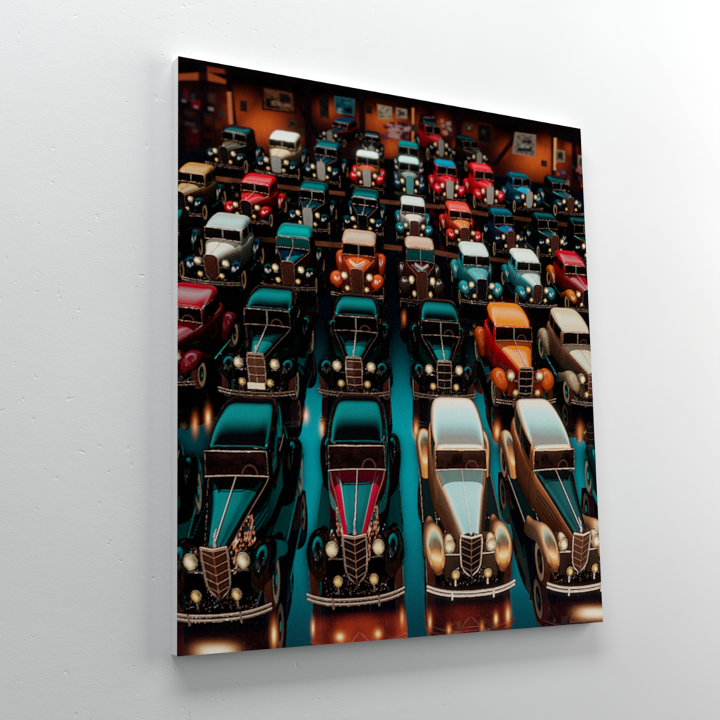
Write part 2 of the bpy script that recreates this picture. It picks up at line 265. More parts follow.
        if hi or True:
            L_ = ball((sd*cx, cy, cz), (r, .045, r), 6, 14, True)
            uv = np.stack(np.broadcast_arrays(np.linspace(0, 1, 6)[:, None], np.linspace(0, 1, 14)[None, :]), -1)
            ps.append(patch(L_, S_LAMP, sd, True, uv))
            B = ball((sd*cx, cy+.012, cz), (r*1.10, .04, r*1.10), 5, 14, True); B[..., 1] = cy+.012 + (cy+.012-B[..., 1])*6
            ps.append(patch(B, S_SHELL, sd, True))
            fx, fy, fz, fr_ = .33, .16, .53, .082
            L_ = ball((sd*fx, fy, fz), (fr_, .03, fr_), 5, 12, True)
            uv = np.stack(np.broadcast_arrays(np.linspace(0, 1, 5)[:, None], np.linspace(0, 1, 12)[None, :]), -1)
            ps.append(patch(L_, S_FOG, sd, True, uv))
            ps.append(patch(tube([(sd*fx, fy+.03, fz-.06), (sd*fx, fy+.02, .34)], .018, 5), S_TRIM, 2, True))
    # grille shell
    s = np.linspace(-1, 1, 13); t = np.linspace(0, 1, 16)
    S, T = np.meshgrid(s, t, indexing='ij')
    if style == 'shield': wg = spline([0, .07, .18, .32, .6, .9, 1], [.01, .085, .165, .195, .21, .215, .205], T)
    elif style == 'flat': wg = spline([0, .06, .3, .9, 1], [.17, .19, .20, .20, .185], T)
    else: wg = spline([0, .08, .3, .7, .93, 1], [.10, .17, .205, .21, .19, .12], T)
    top = 1.085 + (.0 if style == 'shield' else .03)*(1-S**2)
    P = np.stack([S*wg, .30-.06*(1-np.abs(S))-(0.05*T)+.06*(1-T)**2*0+.05*T*0+.04, .36+(top-.36)*T], -1)
    ps.append(patch(P, S_GRILLE, 0, False, np.stack([S, T], -1)))
    edge = [P[0, j] for j in range(0, 16, 2)] + [P[0, 15]] + [P[i, 15] for i in (3, 6, 9)] + [P[12, 15]] + [P[12, j] for j in range(14, -1, -2)]
    edge = [(x*1.03, y_-.012, z_+.008) for x, y_, z_ in edge]
    ps.append(patch(tube(edge, .011), S_TRIM, 4, True))
    # bonnet strip and ornament
    ps.append(patch(tube([(0, q, z) for q, z in ((.34, 1.10), (.8, 1.125), (1.4, 1.155), (1.85, 1.18))], .010, 5), S_TRIM, 5, True))
    ps.append(patch(tube([(0, .34, 1.07), (0, .33, 1.13), (0, .38, 1.19), (0, .50, 1.20)], [.03, .022, .02, .004], 6), S_ORN, 0, True))
    if wings:
        for sd in (-1, 1):
            P = np.stack([np.stack([sd*np.linspace(.01, .27, 7), np.full(7, .42)+np.linspace(0, .35, 7)+o, 1.13+np.linspace(0, .06, 7)+z], -1) for o, z in ((-.05, .0), (.02, .07), (.12, .02))])
            ps.append(patch(P, S_ORN, sd))
    # bumper bars
    for zz, yy in ((.375, .0), (.30, .015)):
        xs = np.linspace(-1, 1, 15)
        ps.append(patch(tube([(x*.90, yy+.16*abs(x)**3-.02*(1-abs(x)), zz) for x in xs], .015, 6), S_BUMPER, 0, True))
    for x in (-.42, .42):
        ps.append(patch(tube([(x, -.01, .26), (x, -.02, .42)], .018, 5), S_BUMPER, 0, True))
    # chassis block, front apron, cross bar between the lamps
    for x0, x1, y0, y1, z0, z1 in ((-.60, .60, .38, 4.2, .16, .46),):
        c = [(x0, z0), (x0, z1), (x1, z1), (x1, z0)]
        P = np.stack([np.array([(x, y_, z) for x, z in c]) for y_ in (y0, y1)])
        ps.append(patch(P, S_UNDER, 0, True))
        P = np.array([[(x0, y0, z0), (x1, y0, z0)], [(x0, y0, z1), (x1, y0, z1)]], float)
        ps.append(patch(P, S_UNDER, 0))
    P = np.array([[(x, .60+.0*x, z) for x in np.linspace(-.60, .60, 6)] for z in (.2, .5, .80)])
    ps.append(patch(P, S_UNDER, 0))
    ps.append(patch(tube([(-.62, .42, .70), (-.43, .38, .72), (0, .36, .72), (.43, .38, .72), (.62, .42, .70)], .018, 5), S_TRIM, 6, True))
    if plate:
        P = np.array([[(x, .13, z) for x in np.linspace(-.2, .2, 4)] for z in (.40, .47, .53)])
        ps.append(patch(P, S_PLATE, 0))
    return ps

PROTO = {}
def build_cars():
    V, Nn, UV, F, FS, FD, FC = [], [], [], [], [], [], []
    off = 0
    PR = []
    for ci, c in enumerate(CARS):
        prm, err = fit(c['lm']); PR.append(prm)
        key = (c.get('style', 'round'), c['row'] <= 3, c['row'] >= 3 and not c.get('sleek'), bool(c.get('plate')), bool(c.get('wings')))
        if key not in PROTO: PROTO[key] = car_patches(*key)
        X, Y, yaw, ls, a, b, g = prm
        sc = np.exp(ls)*np.exp([a, b, g]); cy, sy = math.cos(yaw), math.sin(yaw)
        R = np.array([[cy, -sy, 0], [sy, cy, 0], [0, 0, 1]])
        for p in PROTO[key]:
            V.append(place(p['v'], prm)); n = (p['n']/sc) @ R.T; n /= np.maximum(np.linalg.norm(n, axis=1, keepdims=True), 1e-9)
            Nn.append(n); UV.append(p['uv']); F.append(p['f']+off); off += len(p['v'])
            m = len(p['f']); FS.append(np.full(m, p['surf'])); FD.append(np.full(m, p['side'])); FC.append(np.full(m, ci))
    cat = np.concatenate
    return cat(V), cat(Nn), cat(UV), cat(F), cat(FS), cat(FD), cat(FC), PR

# ------------------------------------------------------------------ small noise toolbox
def hash2(i, j, seed=0):
    n = (i.astype(np.int64)*374761393 + j.astype(np.int64)*668265263 + seed*982451653) & 0x7fffffff
    n = ((n ^ (n >> 13))*1274126177) & 0x7fffffff
    return ((n ^ (n >> 16)) & 0xffff)/65535.
def vnoise(x, y, seed=0):
    i, j = np.floor(x), np.floor(y); fx, fy = x-i, y-j
    fx, fy = fx*fx*(3-2*fx), fy*fy*(3-2*fy)
    return (hash2(i, j, seed)*(1-fx)+hash2(i+1, j, seed)*fx)*(1-fy) + (hash2(i, j+1, seed)*(1-fx)+hash2(i+1, j+1, seed)*fx)*fy
def fbm(x, y, seed=0, o=4):
    return sum(vnoise(x*2**k, y*2**k, seed+k)*.5**(k+1) for k in range(o))/(1-.5**o)
def sstep(a, b, x):
    t = np.clip((x-a)/(b-a), 0, 1); return t*t*(3-2*t)
def mix(a, b, t): return a+(b-a)*t[..., None]

# ------------------------------------------------------------------ the garage's light as seen in reflections
D2R = math.pi/180
def env(d, jit=0., warmk=.4):
    """radiance from direction d (N,3): a long teal skylight behind the rows, warm lamps, a dark roof"""
    e = np.arcsin(np.clip(d[:, 2], -1, 1))/D2R; az = np.arctan2(d[:, 0], d[:, 1])/D2R; aa = np.abs(az)
    band = sstep(19, 33, e)*(1-sstep(35, 60, e))*(1-sstep(60, 115, aa))*(.50+.50*(1-sstep(-25, 45, az)))
    col = band[:, None]*np.array([.05, 2.75, 2.7])
    top = sstep(50, 75, e)*.0
    col = col + (top+.02)[:, None]*np.array([.25, .5, .8])
    # warm wall light low on every side, lamp bulbs above the viewer
    low = np.exp(-((e-4)/np.where(np.asarray(warmk) > 1, 15, 9))**2)*(.35+.65*(np.sin(az*D2R*7+1.3) > -.2))
    col = col + low[:, None]*np.array([1.25, .50, .20])*(.28*np.where(np.asarray(warmk) > 1, 4.5, 1))[..., None]
    mk = np.asarray(warmk) > 1
    front = warmk*np.where(mk, sstep(55, 100, aa)*(1-sstep(12, 34, e))*1.25, (aa > 95)*np.exp(-((e+20)/22)**2))
    col = col + front[:, None]*np.array([1.6, .58, .20])*.35
    for a0, e0, r, s in ((-150, 30, 2.6, 9), (118, 52, 2.4, 7)):
        da = (az-a0+jit+180) % 360-180
        col = col + (s*np.exp(-(((da*np.cos(e*D2R))/r)**2+((e-e0)/r)**2)))[:, None]*np.array([1., .86, .68])
    return col

KEY = np.array([-.25, -.45, .86]); KEY /= np.linalg.norm(KEY)
GRILLE = dict(brown=(.055, .020, .014), copper=(.10, .045, .028), dark=(.010, .008, .010), black=(.004, .005, .007), grey=(.20, .19, .17), teal=(.05, .16, .16))
(P_BODY, P_ROOF, P_HOOD, P_WIND, P_SIDEW, P_GRILLE, P_HLL, P_HLR, P_FOGL, P_FOGR, P_FFL, P_FFR, P_RFL, P_RFR, P_WFL, P_WFR, P_WRL, P_WRR, P_BUMP, P_RBL, P_RBR, P_ORN, P_FRAME, P_PLATE) = range(24)      # 24-27: the four side windows
PNAME = ['body', 'roof', 'hood', 'windshield', 'side_window', 'grille', 'headlight', 'headlight', 'fog_light', 'fog_light', 'front_fender', 'front_fender',
         'rear_fender', 'rear_fender', 'wheel', 'wheel', 'wheel', 'wheel', 'bumper', 'running_board', 'running_board', 'hood_ornament', 'windshield_frame', 'number_plate', 'side_window', 'side_window', 'side_window', 'side_window']

def car_arrays():
    def a(k, d): return np.array([c.get(k, d) for c in CARS], float)
    A = dict(body=a('body', BLK), roof=a('roof', BLK), hood=a('hood', BLK), fend=a('fend', BLK), metal=a('metal', 0), gloss=a('gloss', .05),
             dim=a('dim', 1), row=a('row', 1), engine=a('engine', 0), teal=a('teal', 0), tealglass=a('tealglass', 0))
    A['side'] = np.array([c.get('side', c['body']) for c in CARS], float)
    A['grille'] = np.array([GRILLE[c['grille']] for c in CARS], float)
    A['shield'] = np.array([c.get('style') == 'shield' for c in CARS], float)
    return A

def shade_base(ci, surf, side, lp, uv, A):
    """albedo, mirror strength F0 (N,3), emission, part id from the car's own coordinates"""
    n = len(ci)
    alb = A['body'][ci].copy(); metal = A['metal'][ci].copy(); gl = A['gloss'][ci].copy(); em = np.zeros((n, 3)); part = np.full(n, P_BODY)
    chrome = np.zeros(n)
    x, y, z = lp.T; ax = np.abs(x)
    row = A['row'][ci]
    # --- body loft
    m = surf == S_BODY
    t = np.minimum(uv[:, 1], 1-uv[:, 1])
    hood = m & (y < 1.88) & (t > .24)
    part[hood] = P_HOOD; alb[hood] = A['hood'][ci[hood]]
    scut = m & (y >= 1.58) & (y < 2.1) & (t > .2)
    alb[scut] = A['hood'][ci[scut]]*.25 + .001
    gl[scut & (metal < .1)] *= .15
    sc2 = scut & (A['teal'][ci] > 0); em[sc2] += (.045, .002, .006)
    metal[scut] *= .5
    sideb = m & (t <= .24) & (y < 1.95)
    alb[sideb] = A['side'][ci[sideb]]
    tl = hood & (A['teal'][ci] > 0) & (t < .425) & (y < 1.58); alb[tl] = A['side'][ci[tl]]*1.6; gl[tl] = .004; em[tl] = np.array([.115, .002, .009])*(.5+.8*sstep(.24, .36, t[tl]))[:, None]
    edge2 = hood & (A['teal'][ci] > 0) & (np.abs(t-.425) < .008); chrome[edge2] = .12; em[edge2] += (.03, .01, .012)
    lou = m & (t < .20) & (y > .75) & (y < 1.75) & (z > .62) & (z < .98)
    stripe = (np.sin(z*75) > .55) & lou
    chrome[stripe] = .22
    dk = (np.sin(z*75) < -.5) & lou; alb[dk] *= .4
    pin = m & (np.abs(t-.243) < np.where(row <= 2, .0075, .010)) & (y < 3.4)
    chrome[pin] = .5; em[pin] += np.array([.17, .10, .07])*np.where(row[pin] == 1, 1., .5)[:, None]
    door = m & (y > 2.0) & (np.abs(y-2.12) < .012) | m & (np.abs(y-2.98) < .012)
    alb[door & (t < .3)] *= .25
    metal[sideb] *= .8
    # --- cabin
    m = surf == S_CABIN
    roof = m & ((z > 1.49) | (uv[:, 1] > .30) & (uv[:, 1] < .70))
    part[m] = P_BODY; part[roof] = P_ROOF; alb[roof] = A['roof'][ci[roof]]
    win = m & ~roof & (z > 1.17) & (z < 1.46) & ((y > 2.20) & (y < 2.86) | (y > 2.96) & (y < 3.46))
    wfr = m & ~roof & ~win & (z > 1.15) & (z < 1.48) & (y > 2.17) & (y < 3.49); chrome[wfr] = .35*(row[wfr] <= 2)
    part[win] = np.where(y[win] < 2.91, 24, 26)+(x[win] > 0); alb[win] = (.004, .004, .006); metal[win] = 0; gl[win] = .025
    frontface = m & (y < 2.09); alb[frontface & ~roof] = A['body'][ci[frontface & ~roof]]
    # --- glass
    m = surf == S_GLASS
    part[m] = P_WIND; metal[m] = 0; gl[m] = .012
    g = np.array([.004, .003, .004])
    alb[m] = g
    tg = m & (A['tealglass'][ci] > 0); alb[tg] = (.0, .075, .075)
    r1 = m & (row == 1); em[r1] = np.array([.0085, .0024, .0028])*(.35+.9*np.abs(uv[r1, 1]-.45)*2)[:, None]
    wheel = m & (row <= 2) & (np.abs(np.hypot((x-.24)/.14, (z-1.16)/.14)-1) < .10); em[wheel] += (.05, .022, .016)
    seat = m & (fbm(x*7+ci*3.1, z*9, 5) > .56); em[seat] += np.array([.006, .003, .003])*(row[seat] == 1)[:, None]
    split = m & (ax < .012) & (row >= 2); alb[split] = (.3, .3, .28)
    # --- fenders
    for s_, pl, pr in ((S_FENDF, P_FFL, P_FFR), (S_FENDR, P_RFL, P_RFR)):
        m = surf == s_
        alb[m] = A['fend'][ci[m]]; part[m & (side < 0)] = pl; part[m & (side > 0)] = pr
    inner = (surf == S_FENDF) & (np.abs(side) == 3); metal[inner] = 0; alb[inner] *= np.where(row[inner] == 2, .55, .22)[:, None]; gl[inner] *= .3
    # --- boards
    m = surf == S_BOARD
    part[m & (side < 0)] = P_RBL; part[m & (side > 0)] = P_RBR
    alb[m] = np.array([.004, .02, .024])*(1-.7*(np.sin(x[m]*150) > 0))[:, None]; metal[m] = 0; gl[m] = .010
    ed = m & (ax > .885); chrome[ed] = .6
    # --- wheels
    m = surf == S_WHEEL
    r = uv[:, 0]
    for sd, p_ in ((-1, P_WFL), (1, P_WFR), (-2, P_WRL), (2, P_WRR)): part[m & (side == sd)] = p_
    alb[m] = (.006, .006, .007); metal[m] = 0; gl[m] = .02
    outer = m & (ax > .80)
    ww = outer & (r > .185) & (r < .285); alb[ww] = (.75, .58, .42); em[ww] = (.10, .06, .035)
    hub = outer & (r <= .175); alb[hub] = (.09, .016, .012); chrome[hub & (r < .07)] = .8
    sp = hub & (np.sin(uv[:, 1]*2*math.pi*12) > .3); alb[sp] = (.02, .006, .006)
    tread = m & (r > .30); alb[tread] = np.array([.045, .018, .013]); em[tread] = np.array([.030, .009, .006])*(row[tread] <= 2)[:, None]
    # --- grille
    m = surf == S_GRILLE
    part[m] = P_GRILLE; alb[m] = A['grille'][ci[m]]; metal[m] = 0; gl[m] = .03; em[m] = A['grille'][ci[m]]*.55
    S, T = uv[:, 0], uv[:, 1]
    nb = np.where(A['shield'][ci] > 0, 6., np.where(row <= 2, 4., 3.))
    chev = np.where(A['shield'][ci] > 0, .42*(1-np.abs(S)), .0)
    bar = np.abs(((T*nb+chev) % 1)-.5) < np.where(row <= 1, .032, .035)
    bar = m & bar & (T > .06) & (row <= 2)
    fine = m & (np.sin(S*np.where(row <= 2, 44., 20.)) > .2) & (row <= 3); alb[fine] *= .35; em[fine] *= .4
    blot = m; alb[blot] *= (.7+.6*fbm(S[blot]*3+ci[blot], T[blot]*5, 3))[:, None]
    cl = m & (np.abs(S) < .05); fr = m & ((np.abs(S) > .93) | (T > .965))
    chrome[bar | fr] = .5; chrome[cl] = np.where(row[cl] <= 2, .6, .2)
    em[(bar | fr)] += np.array([.38, .25, .18])*(row[(bar | fr)] <= 2)[:, None]*.5
    # --- lamps
    for s_, pl, pr, base in ((S_LAMP, P_HLL, P_HLR, (.62, .43, .24)), (S_FOG, P_FOGL, P_FOGR, (.55, .30, .11))):
        m = surf == s_
        part[m & (side < 0)] = pl; part[m & (side > 0)] = pr; metal[m] = 0; gl[m] = .06
        rr, th = uv[:, 0], uv[:, 1]
        lx, lz = rr*np.cos(th*6.2832), rr*np.sin(th*6.2832)
        pat = .05+1.1*fbm(lx*2.6+ci*1.7, lz*2.6, 11, 3)**1.3+1.1*np.exp(-((lx+.12)/.34)**2-((lz-.18)/.34)**2)
        k = .60*pat*np.clip(1.75-1.45*rr, .2, 2)
        em[m] = (np.array(base)*k[:, None]*np.where(row >= 4, 1.0, 1.25)[:, None])[m]
        dark = m & (np.abs(rr-.80) < .07); em[dark] *= .25
        rim = m & (rr > .9); em[rim] = (.40, .27, .18); chrome[rim] = .7
        alb[m] = np.array(base)*.25
    m = surf == S_SHELL
    part[m & (side < 0)] = P_HLL; part[m & (side > 0)] = P_HLR; alb[m] = A['fend'][ci[m]]; chrome[m] = .5
    # --- bright work
    m = surf == S_BUMPER; part[m] = P_BUMP; chrome[m] = .85; em[m] += np.array([.17, .105, .075])*np.where(row[m] == 1, 1., .35)[:, None]
    m = surf == S_TRIM; chrome[m] = .8
    for s_, p_ in ((1, P_FRAME), (2, P_BUMP), (3, P_BODY), (4, P_GRILLE), (5, P_HOOD), (6, P_BODY)): part[m & (side == s_)] = p_
    glow = m & ((side == 1) | (side == 4)); em[glow] += np.array([.32, .20, .14])*np.where(row[glow] == 1, .8, np.where(row[glow] == 2, .35, .6))[:, None]
    g3 = m & ((side == 3) | (side == 5)); em[g3] += np.array([.16, .12, .10])*np.where(row[g3] == 1, .8, .5)[:, None]
    m = surf == S_ORN; part[m] = P_ORN; chrome[m] = .85; em[m] += (.16, .15, .14)
    m = surf == S_PLATE; part[m] = P_PLATE; alb[m] = (.6, .5, .38); em[m] = (.55, .40, .26); metal[m] = 0
    # --- underside and clutter between the lamps
    m = surf == S_UNDER
    part[m] = P_BODY; alb[m] = (.006, .004, .004); metal[m] = 0; gl[m] = .003
    fq = np.where(row <= 2, 62., np.where(row == 3, 40., 26.)); spk = vnoise(x*fq+ci*17, z*fq+y*9, 21); sm = m & (spk > .87); chrome[sm] = .3
    tw = vnoise(x*31+5, z*29, 23); em[sm] += np.where(tw[sm, None] > .55, np.array([.16, .20, .26]), np.array([.16, .08, .05]))*np.where(row[sm] <= 3, 1., .6)[:, None]
    bars = m & (np.abs(z-.62-.10*np.sin(x*5)) < .018) & (row <= 3); em[bars] += (.05, .03, .022)
    # engine bay pipes
    m = sideb & (A['engine'][ci] > 0) & (y > .45) & (y < 1.25) & (z < 1.0) & (z > .60)
    q = fbm(y[m]*22, z[m]*24, 31, 3); q2 = vnoise(y[m]*17, z[m]*40, 33)
    em[m] = np.where(q[:, None] > .52, mix(np.array([[.34, .11, .06]]), np.array([[.42, .30, .24]]), (q2 > .72)*1.)*((q-.40)*4.5)[:, None], np.array([.012, .004, .004])); alb[m] = (.01, .006, .005); metal[m] = 0
    blackhood = (surf == S_BODY) & (row == 2) & (A['hood'][ci].max(1) < .02) & (y > 1.0)
    gl[blackhood] *= .12
    bf = ((surf == S_FENDF) | (surf == S_FENDR)) & (row >= 3)
    gl[bf] *= .55
    far_dark = (row >= 4) & (alb.max(1) < .22) & (metal < .1)
    alb[far_dark] *= .55
    # sparkle of bright metal
    tw = vnoise(x*55+ci*13, z*55+y*31, 77); br = (chrome > .45) & (tw > .88) & (row >= 2) & (row <= 4); em[br] += np.array([.55, .50, .45])*((tw[br]-.88)*6)[:, None]
    # specular colour
    F0 = mix(np.repeat(gl[:, None], 3, 1), np.clip(alb*1.4+.02, 0, 1), metal)
    F0 = mix(F0, np.array([[.80, .74, .70]]), chrome)
    alb = alb*(1-np.where((surf == S_FENDF) | (surf == S_FENDR), .95, .85)*metal)[:, None]*(1-.8*chrome[:, None])
    return alb, F0, em, part

def local_coords(P, ci, PR):
    pr = np.array(PR)[ci]
    cy, sy = np.cos(pr[:, 2]), np.sin(pr[:, 2]); dx, dy = P[:, 0]-pr[:, 0], P[:, 1]-pr[:, 1]
    s = np.exp(pr[:, 3:4]+pr[:, 4:7])
    return np.stack([cy*dx+sy*dy, -sy*dx+cy*dy, P[:, 2]], -1)/s

def floor_tint(P):
    return np.ones(len(P))

def render(NX, NY, SS=2, log=print):
    import time
    t0 = time.time()
    V, VN, VUV, F, FS, FD, FC, PR = build_cars()
    tree = BVHTree.FromPolygons([tuple(v) for v in V.tolist()], F.tolist(), all_triangles=True)
    log('tris', len(F), 'bvh', time.time()-t0)
    A = car_arrays()
    # sub-sample grid: vertices of the print mesh are pixel corners; sample centres around them
    w, h = NX*SS, NY*SS
    u = (np.arange(w)+.5)/w; v = (np.arange(h)+.5)/h
    U, Vv = np.meshgrid(u, v)
    U, Vv = U.ravel(), Vv.ravel()
    D = pixel_rays(U, Vv)
    n = len(U)
    hit = np.full(n, -1); HP = np.zeros((n, 3))
    eye = tuple(EYE); rc = tree.ray_cast
    for i, d in enumerate(D.tolist()):
        loc, nn, idx, dist = rc(eye, d)
        if idx is not None:
            hit[i] = idx; HP[i] = loc
    log('primary', time.time()-t0)
    col = np.zeros((n, 3)); cid = np.full(n, -1); pid = np.full(n, -1)
    def surface(idx, P, d):
        f = F[idx]; a, b, c = V[f[:, 0]], V[f[:, 1]], V[f[:, 2]]
        v0, v1, v2 = b-a, c-a, P-a
        d00 = (v0*v0).sum(1); d01 = (v0*v1).sum(1); d11 = (v1*v1).sum(1); d20 = (v2*v0).sum(1); d21 = (v2*v1).sum(1)
        den = np.maximum(d00*d11-d01*d01, 1e-14)
        bb = np.clip((d11*d20-d01*d21)/den, 0, 1)[:, None]; cc = np.clip((d00*d21-d01*d20)/den, 0, 1)[:, None]; aa = 1-bb-cc
        N = aa*VN[f[:, 0]]+bb*VN[f[:, 1]]+cc*VN[f[:, 2]]; N /= np.maximum(np.linalg.norm(N, axis=1, keepdims=True), 1e-9)
        uv = aa*VUV[f[:, 0]]+bb*VUV[f[:, 1]]+cc*VUV[f[:, 2]]
        fl = (N*d).sum(1) > 0; N[fl] *= -1
        return N, uv
    def occl(P, N):   # dark near the floor and under things
        return sstep(-.1, 1.05, P[:, 2])
    def direct(idx, P, d):
        N, uv = surface(idx, P, d)
        ci = FC[idx]; lp = local_coords(P, ci, PR)
        alb, F0, em, part = shade_base(ci, FS[idx], FD[idx], lp, uv, A)
        dif = np.clip((N@KEY), 0, 1)[:, None]*np.array([.86, .76, .68]) + (.07+.14*np.clip(N[:, 2], 0, 1))[:, None]*np.array([.8, .95, 1.05])
        far = np.where(A['row'][ci] >= 3, 1.0, .9)
        em = em*np.where((FS[idx] == S_TRIM) | (FS[idx] == S_BUMPER), .16+3.2*np.clip(N[:, 2], 0, 1)**2, 1.)[:, None]
        c = alb*dif*(occl(P, N)*far*A['dim'][ci])[:, None]
        return c, em*A['dim'][ci][:, None], F0, N, part, ci
    # cars
    ih = np.nonzero(hit >= 0)[0]
    c, em, F0, N, part, ci = direct(hit[ih], HP[ih], D[ih])
    d = D[ih]; cosv = np.clip(-(d*N).sum(1), 0, 1)
    R = d+2*cosv[:, None]*N
    th_ = np.degrees(np.arctan2(R[:, 2], R[:, 1])); R0x = R[:, 0].copy()
    fe = np.isin(FS[hit[ih]], (S_FENDF, S_FENDR)) & (R[:, 2] > 0) & (R[:, 1] > -.2)
    R[fe] *= np.array([1, 1, .62]); R /= np.linalg.norm(R, axis=1, keepdims=True)
    fres = F0+(1-F0)*(((1-cosv)**5)*.40)[:, None]
    def metalness(ci, part): return np.where((part == P_HOOD) & (A['hood'][ci].max(1) < .2), 0., A['metal'][ci])*((part != P_WIND) & (part < 24))
    # secondary rays
    def bounce(P, N, R, ci, mt):
        m = len(P); jit = ((ci*73) % 97-48)*.9; out = env(R, jit, .25+.75*np.sign(mt)*1.3)
        o = (P+N*.01).tolist(); r = R.tolist(); hi = np.full(m, -1); hp = np.zeros((m, 3))
        for i in range(m):
            loc, nn, idx, dist = rc(o[i], r[i], 14.0)
            if idx is not None: hi[i] = idx; hp[i] = loc
        k = np.nonzero(hi >= 0)[0]
        if len(k):
            c2, e2, f2, N2, p2, ci2 = direct(hi[k], hp[k], R[k])
            r2 = R[k]+2*np.clip(-(R[k]*N2).sum(1), 0, 1)[:, None]*N2
            out[k] = c2+e2+env(r2)*f2*.6
        fl = (hi < 0) & (R[:, 2] < -.02)
        if fl.any():
            Rf = R[fl]*np.array([1, 1, -1]); fp = P[fl]+R[fl]*(-P[fl, 2]/R[fl, 2])[:, None]
            near = np.exp(-(np.maximum(fp[:, 1]-FRONT_Y, 0)/2.5))
            warm = np.array([1.5, .50, .15])*(.62*near+.04)[:, None]
            out[fl] = env(Rf)*.22*(1-near[:, None]*.6)+np.where(mt[fl, None] > 0, warm*np.array([1.9, 2.6, 3.2])*(R[fl, 1] < .35)[:, None], warm*((R[fl, 1] < .2)*.22)[:, None])
        return out
    FRONT_Y = np.median([p[1] for p, cc in zip(PR, CARS) if cc['row'] == 1])
    mt = A['metal'][ci]
    refl = bounce(HP[ih], N, R, ci, mt)
    lum = refl.mean(1, keepdims=True)
    cool = (refl[:, 2:3] > refl[:, 0:1])*.40
    refl = np.where(mt[:, None] > 0, (refl*(1-cool)+lum*cool*np.array([1.0, .98, .95]))*np.where(refl[:, 2:3] > refl[:, 0:1], .42, .66), refl)
    th_ = np.where(th_ < -90, th_+360, th_)
    kx = [-60, -25, 0, 16, 26, 34, 42, 50, 58, 70, 95, 118, 135, 148, 160, 185, 215, 260]
    kc = np.array([(.02, .01, .01), (.05, .02, .01), (.5, .26, .14), (.95, .72, .54), (.52, .70, .66), (.30, .62, .60), (.15, .48, .48), (.03, .20, .21), (.015, .03, .03), (.02, .010, .008),
                   (.07, .026, .012), (.60, .22, .06), (1.25, .72, .36), (1.5, 1.15, .8), (1.0, .46, .15), (.22, .07, .025), (.04, .014, .008), (.02, .01, .01)])
    chm = np.stack([np.interp(th_, kx, kc[:, q]) for q in range(3)], -1)
    fen = np.isin(FS[hit[ih]], (S_FENDF, S_FENDR))
    lat = sstep(np.where(fen, .78, .62), np.where(fen, .99, .93), np.abs(R0x))*(R[:, 2] > -.5)
    chm = mix(chm, np.array([[.95, .52, .29]])*(.45+.55*sstep(-10, 60, th_)*(1-.6*sstep(90, 170, th_)))[:, None], lat)
    refl = np.where((mt > 0)[:, None] & (metalness(ci, part) > 0)[:, None], np.where((np.abs(FD[hit[ih]]) == 3)[:, None], refl*.3, chm*1.15+.15*refl), refl)
    brt = np.isin(FS[hit[ih]], (S_TRIM, S_BUMPER, S_ORN)); refl[brt] = lum[brt]*np.array([1.15, .93, .80])
    farr = np.array([1, 1, .85, .6, .42, .36, .3])[A['row'][ci].astype(int)]
    rs = np.random.RandomState(3)
    aoc = np.zeros(len(ih))
    for rep_ in range(2):
        z1 = rs.rand(len(ih)); ph = rs.rand(len(ih))*2*math.pi; sr = np.sqrt(z1)
        tx = np.cross(N, np.where(np.abs(N[:, 2:3]) < .9, np.array([[0, 0, 1.]]), np.array([[1., 0, 0]]))); tx /= np.linalg.norm(tx, axis=1, keepdims=True); ty = np.cross(N, tx)
        dd = tx*(sr*np.cos(ph))[:, None]+ty*(sr*np.sin(ph))[:, None]+N*np.sqrt(1-z1)[:, None]
        o_ = (HP[ih]+N*.008).tolist(); dl = dd.tolist(); L_ = .9
        for i in range(len(o_)):
            if dl[i][2] < -.05 and o_[i][2]/-dl[i][2] < L_: aoc[i] += .75; continue
            loc, nn, idx, dist = rc(o_[i], dl[i], L_)
            if idx is not None: aoc[i] += 1-.4*dist/L_
    aoc /= 2
    buf = np.zeros(n); buf[ih] = aoc; wgt = np.zeros(n); wgt[ih] = 1
    bs = SS*.8
    buf = (blur(buf.reshape(h, w, 1), bs)/np.maximum(blur(wgt.reshape(h, w, 1), bs), 1e-3)).reshape(-1)[ih]
    aom = np.clip(1.12-1.15*buf, .06, 1)[:, None]; aom = np.where((A['metal'][ci] > 0)[:, None], .45+.55*aom, aom)
    spec = np.zeros(len(ih))
    for ld, ex, am in ((( -.45, -.50, .74), 90, .55), ((.55, -.35, .76), 140, .40), ((.05, -.75, .66), 260, .5)):
        Lv = np.array(ld)/np.linalg.norm(ld); Hv = Lv-d; Hv /= np.linalg.norm(Hv, axis=1, keepdims=True)
        spec += am*np.clip((N*Hv).sum(1), 0, 1)**ex
    glossy = np.isin(FS[hit[ih]], (S_BODY, S_CABIN, S_FENDF, S_FENDR, S_SHELL, S_ORN)) & (part < 24) & (np.abs(FD[hit[ih]]) != 3)
    spec = spec*glossy*np.where(A['row'][ci] >= 3, .75, .07)*aom[:, 0]
    c = c*aom; refl = refl*(.35+.65*aom)
    wet = c+em+spec[:, None]*np.array([1, .96, .9])*A['dim'][ci][:, None]+refl*fres*(A['dim'][ci]*farr)[:, None]
    col[ih] = wet; cid[ih] = ci; pid[ih] = part
    log('cars', time.time()-t0)
    # floor
    im = np.nonzero(hit < 0)[0]
    tt = -EYE[2]/np.minimum(D[im, 2], -1e-4); FP = EYE+D[im]*tt[:, None]
    Rf = D[im]*np.array([1, 1, -1])
    ok = FP[:, 1] < 60
    k = im[ok]; fp = FP[ok]; rf = Rf[ok]
    # a faintly uneven polish
    wob = (fbm(fp[:, 0]*1.5, fp[:, 1]*.6, 41)-.5)*.02
    rf = rf+np.stack([wob, wob*0, wob*0], 1); rf /= np.linalg.norm(rf, axis=1, keepdims=True)
    o = (fp+np.array([0, 0, .002])).tolist(); r = rf.tolist(); hi = np.full(len(k), -1); hp = np.zeros((len(k), 3)); hd = np.zeros(len(k))
    for i in range(len(k)):
        loc, nn, idx, dist = rc(o[i], r[i], 12.0)
        if idx is not None: hi[i] = idx; hp[i] = loc; hd[i] = dist
    ef = np.arcsin(rf[:, 2])/D2R
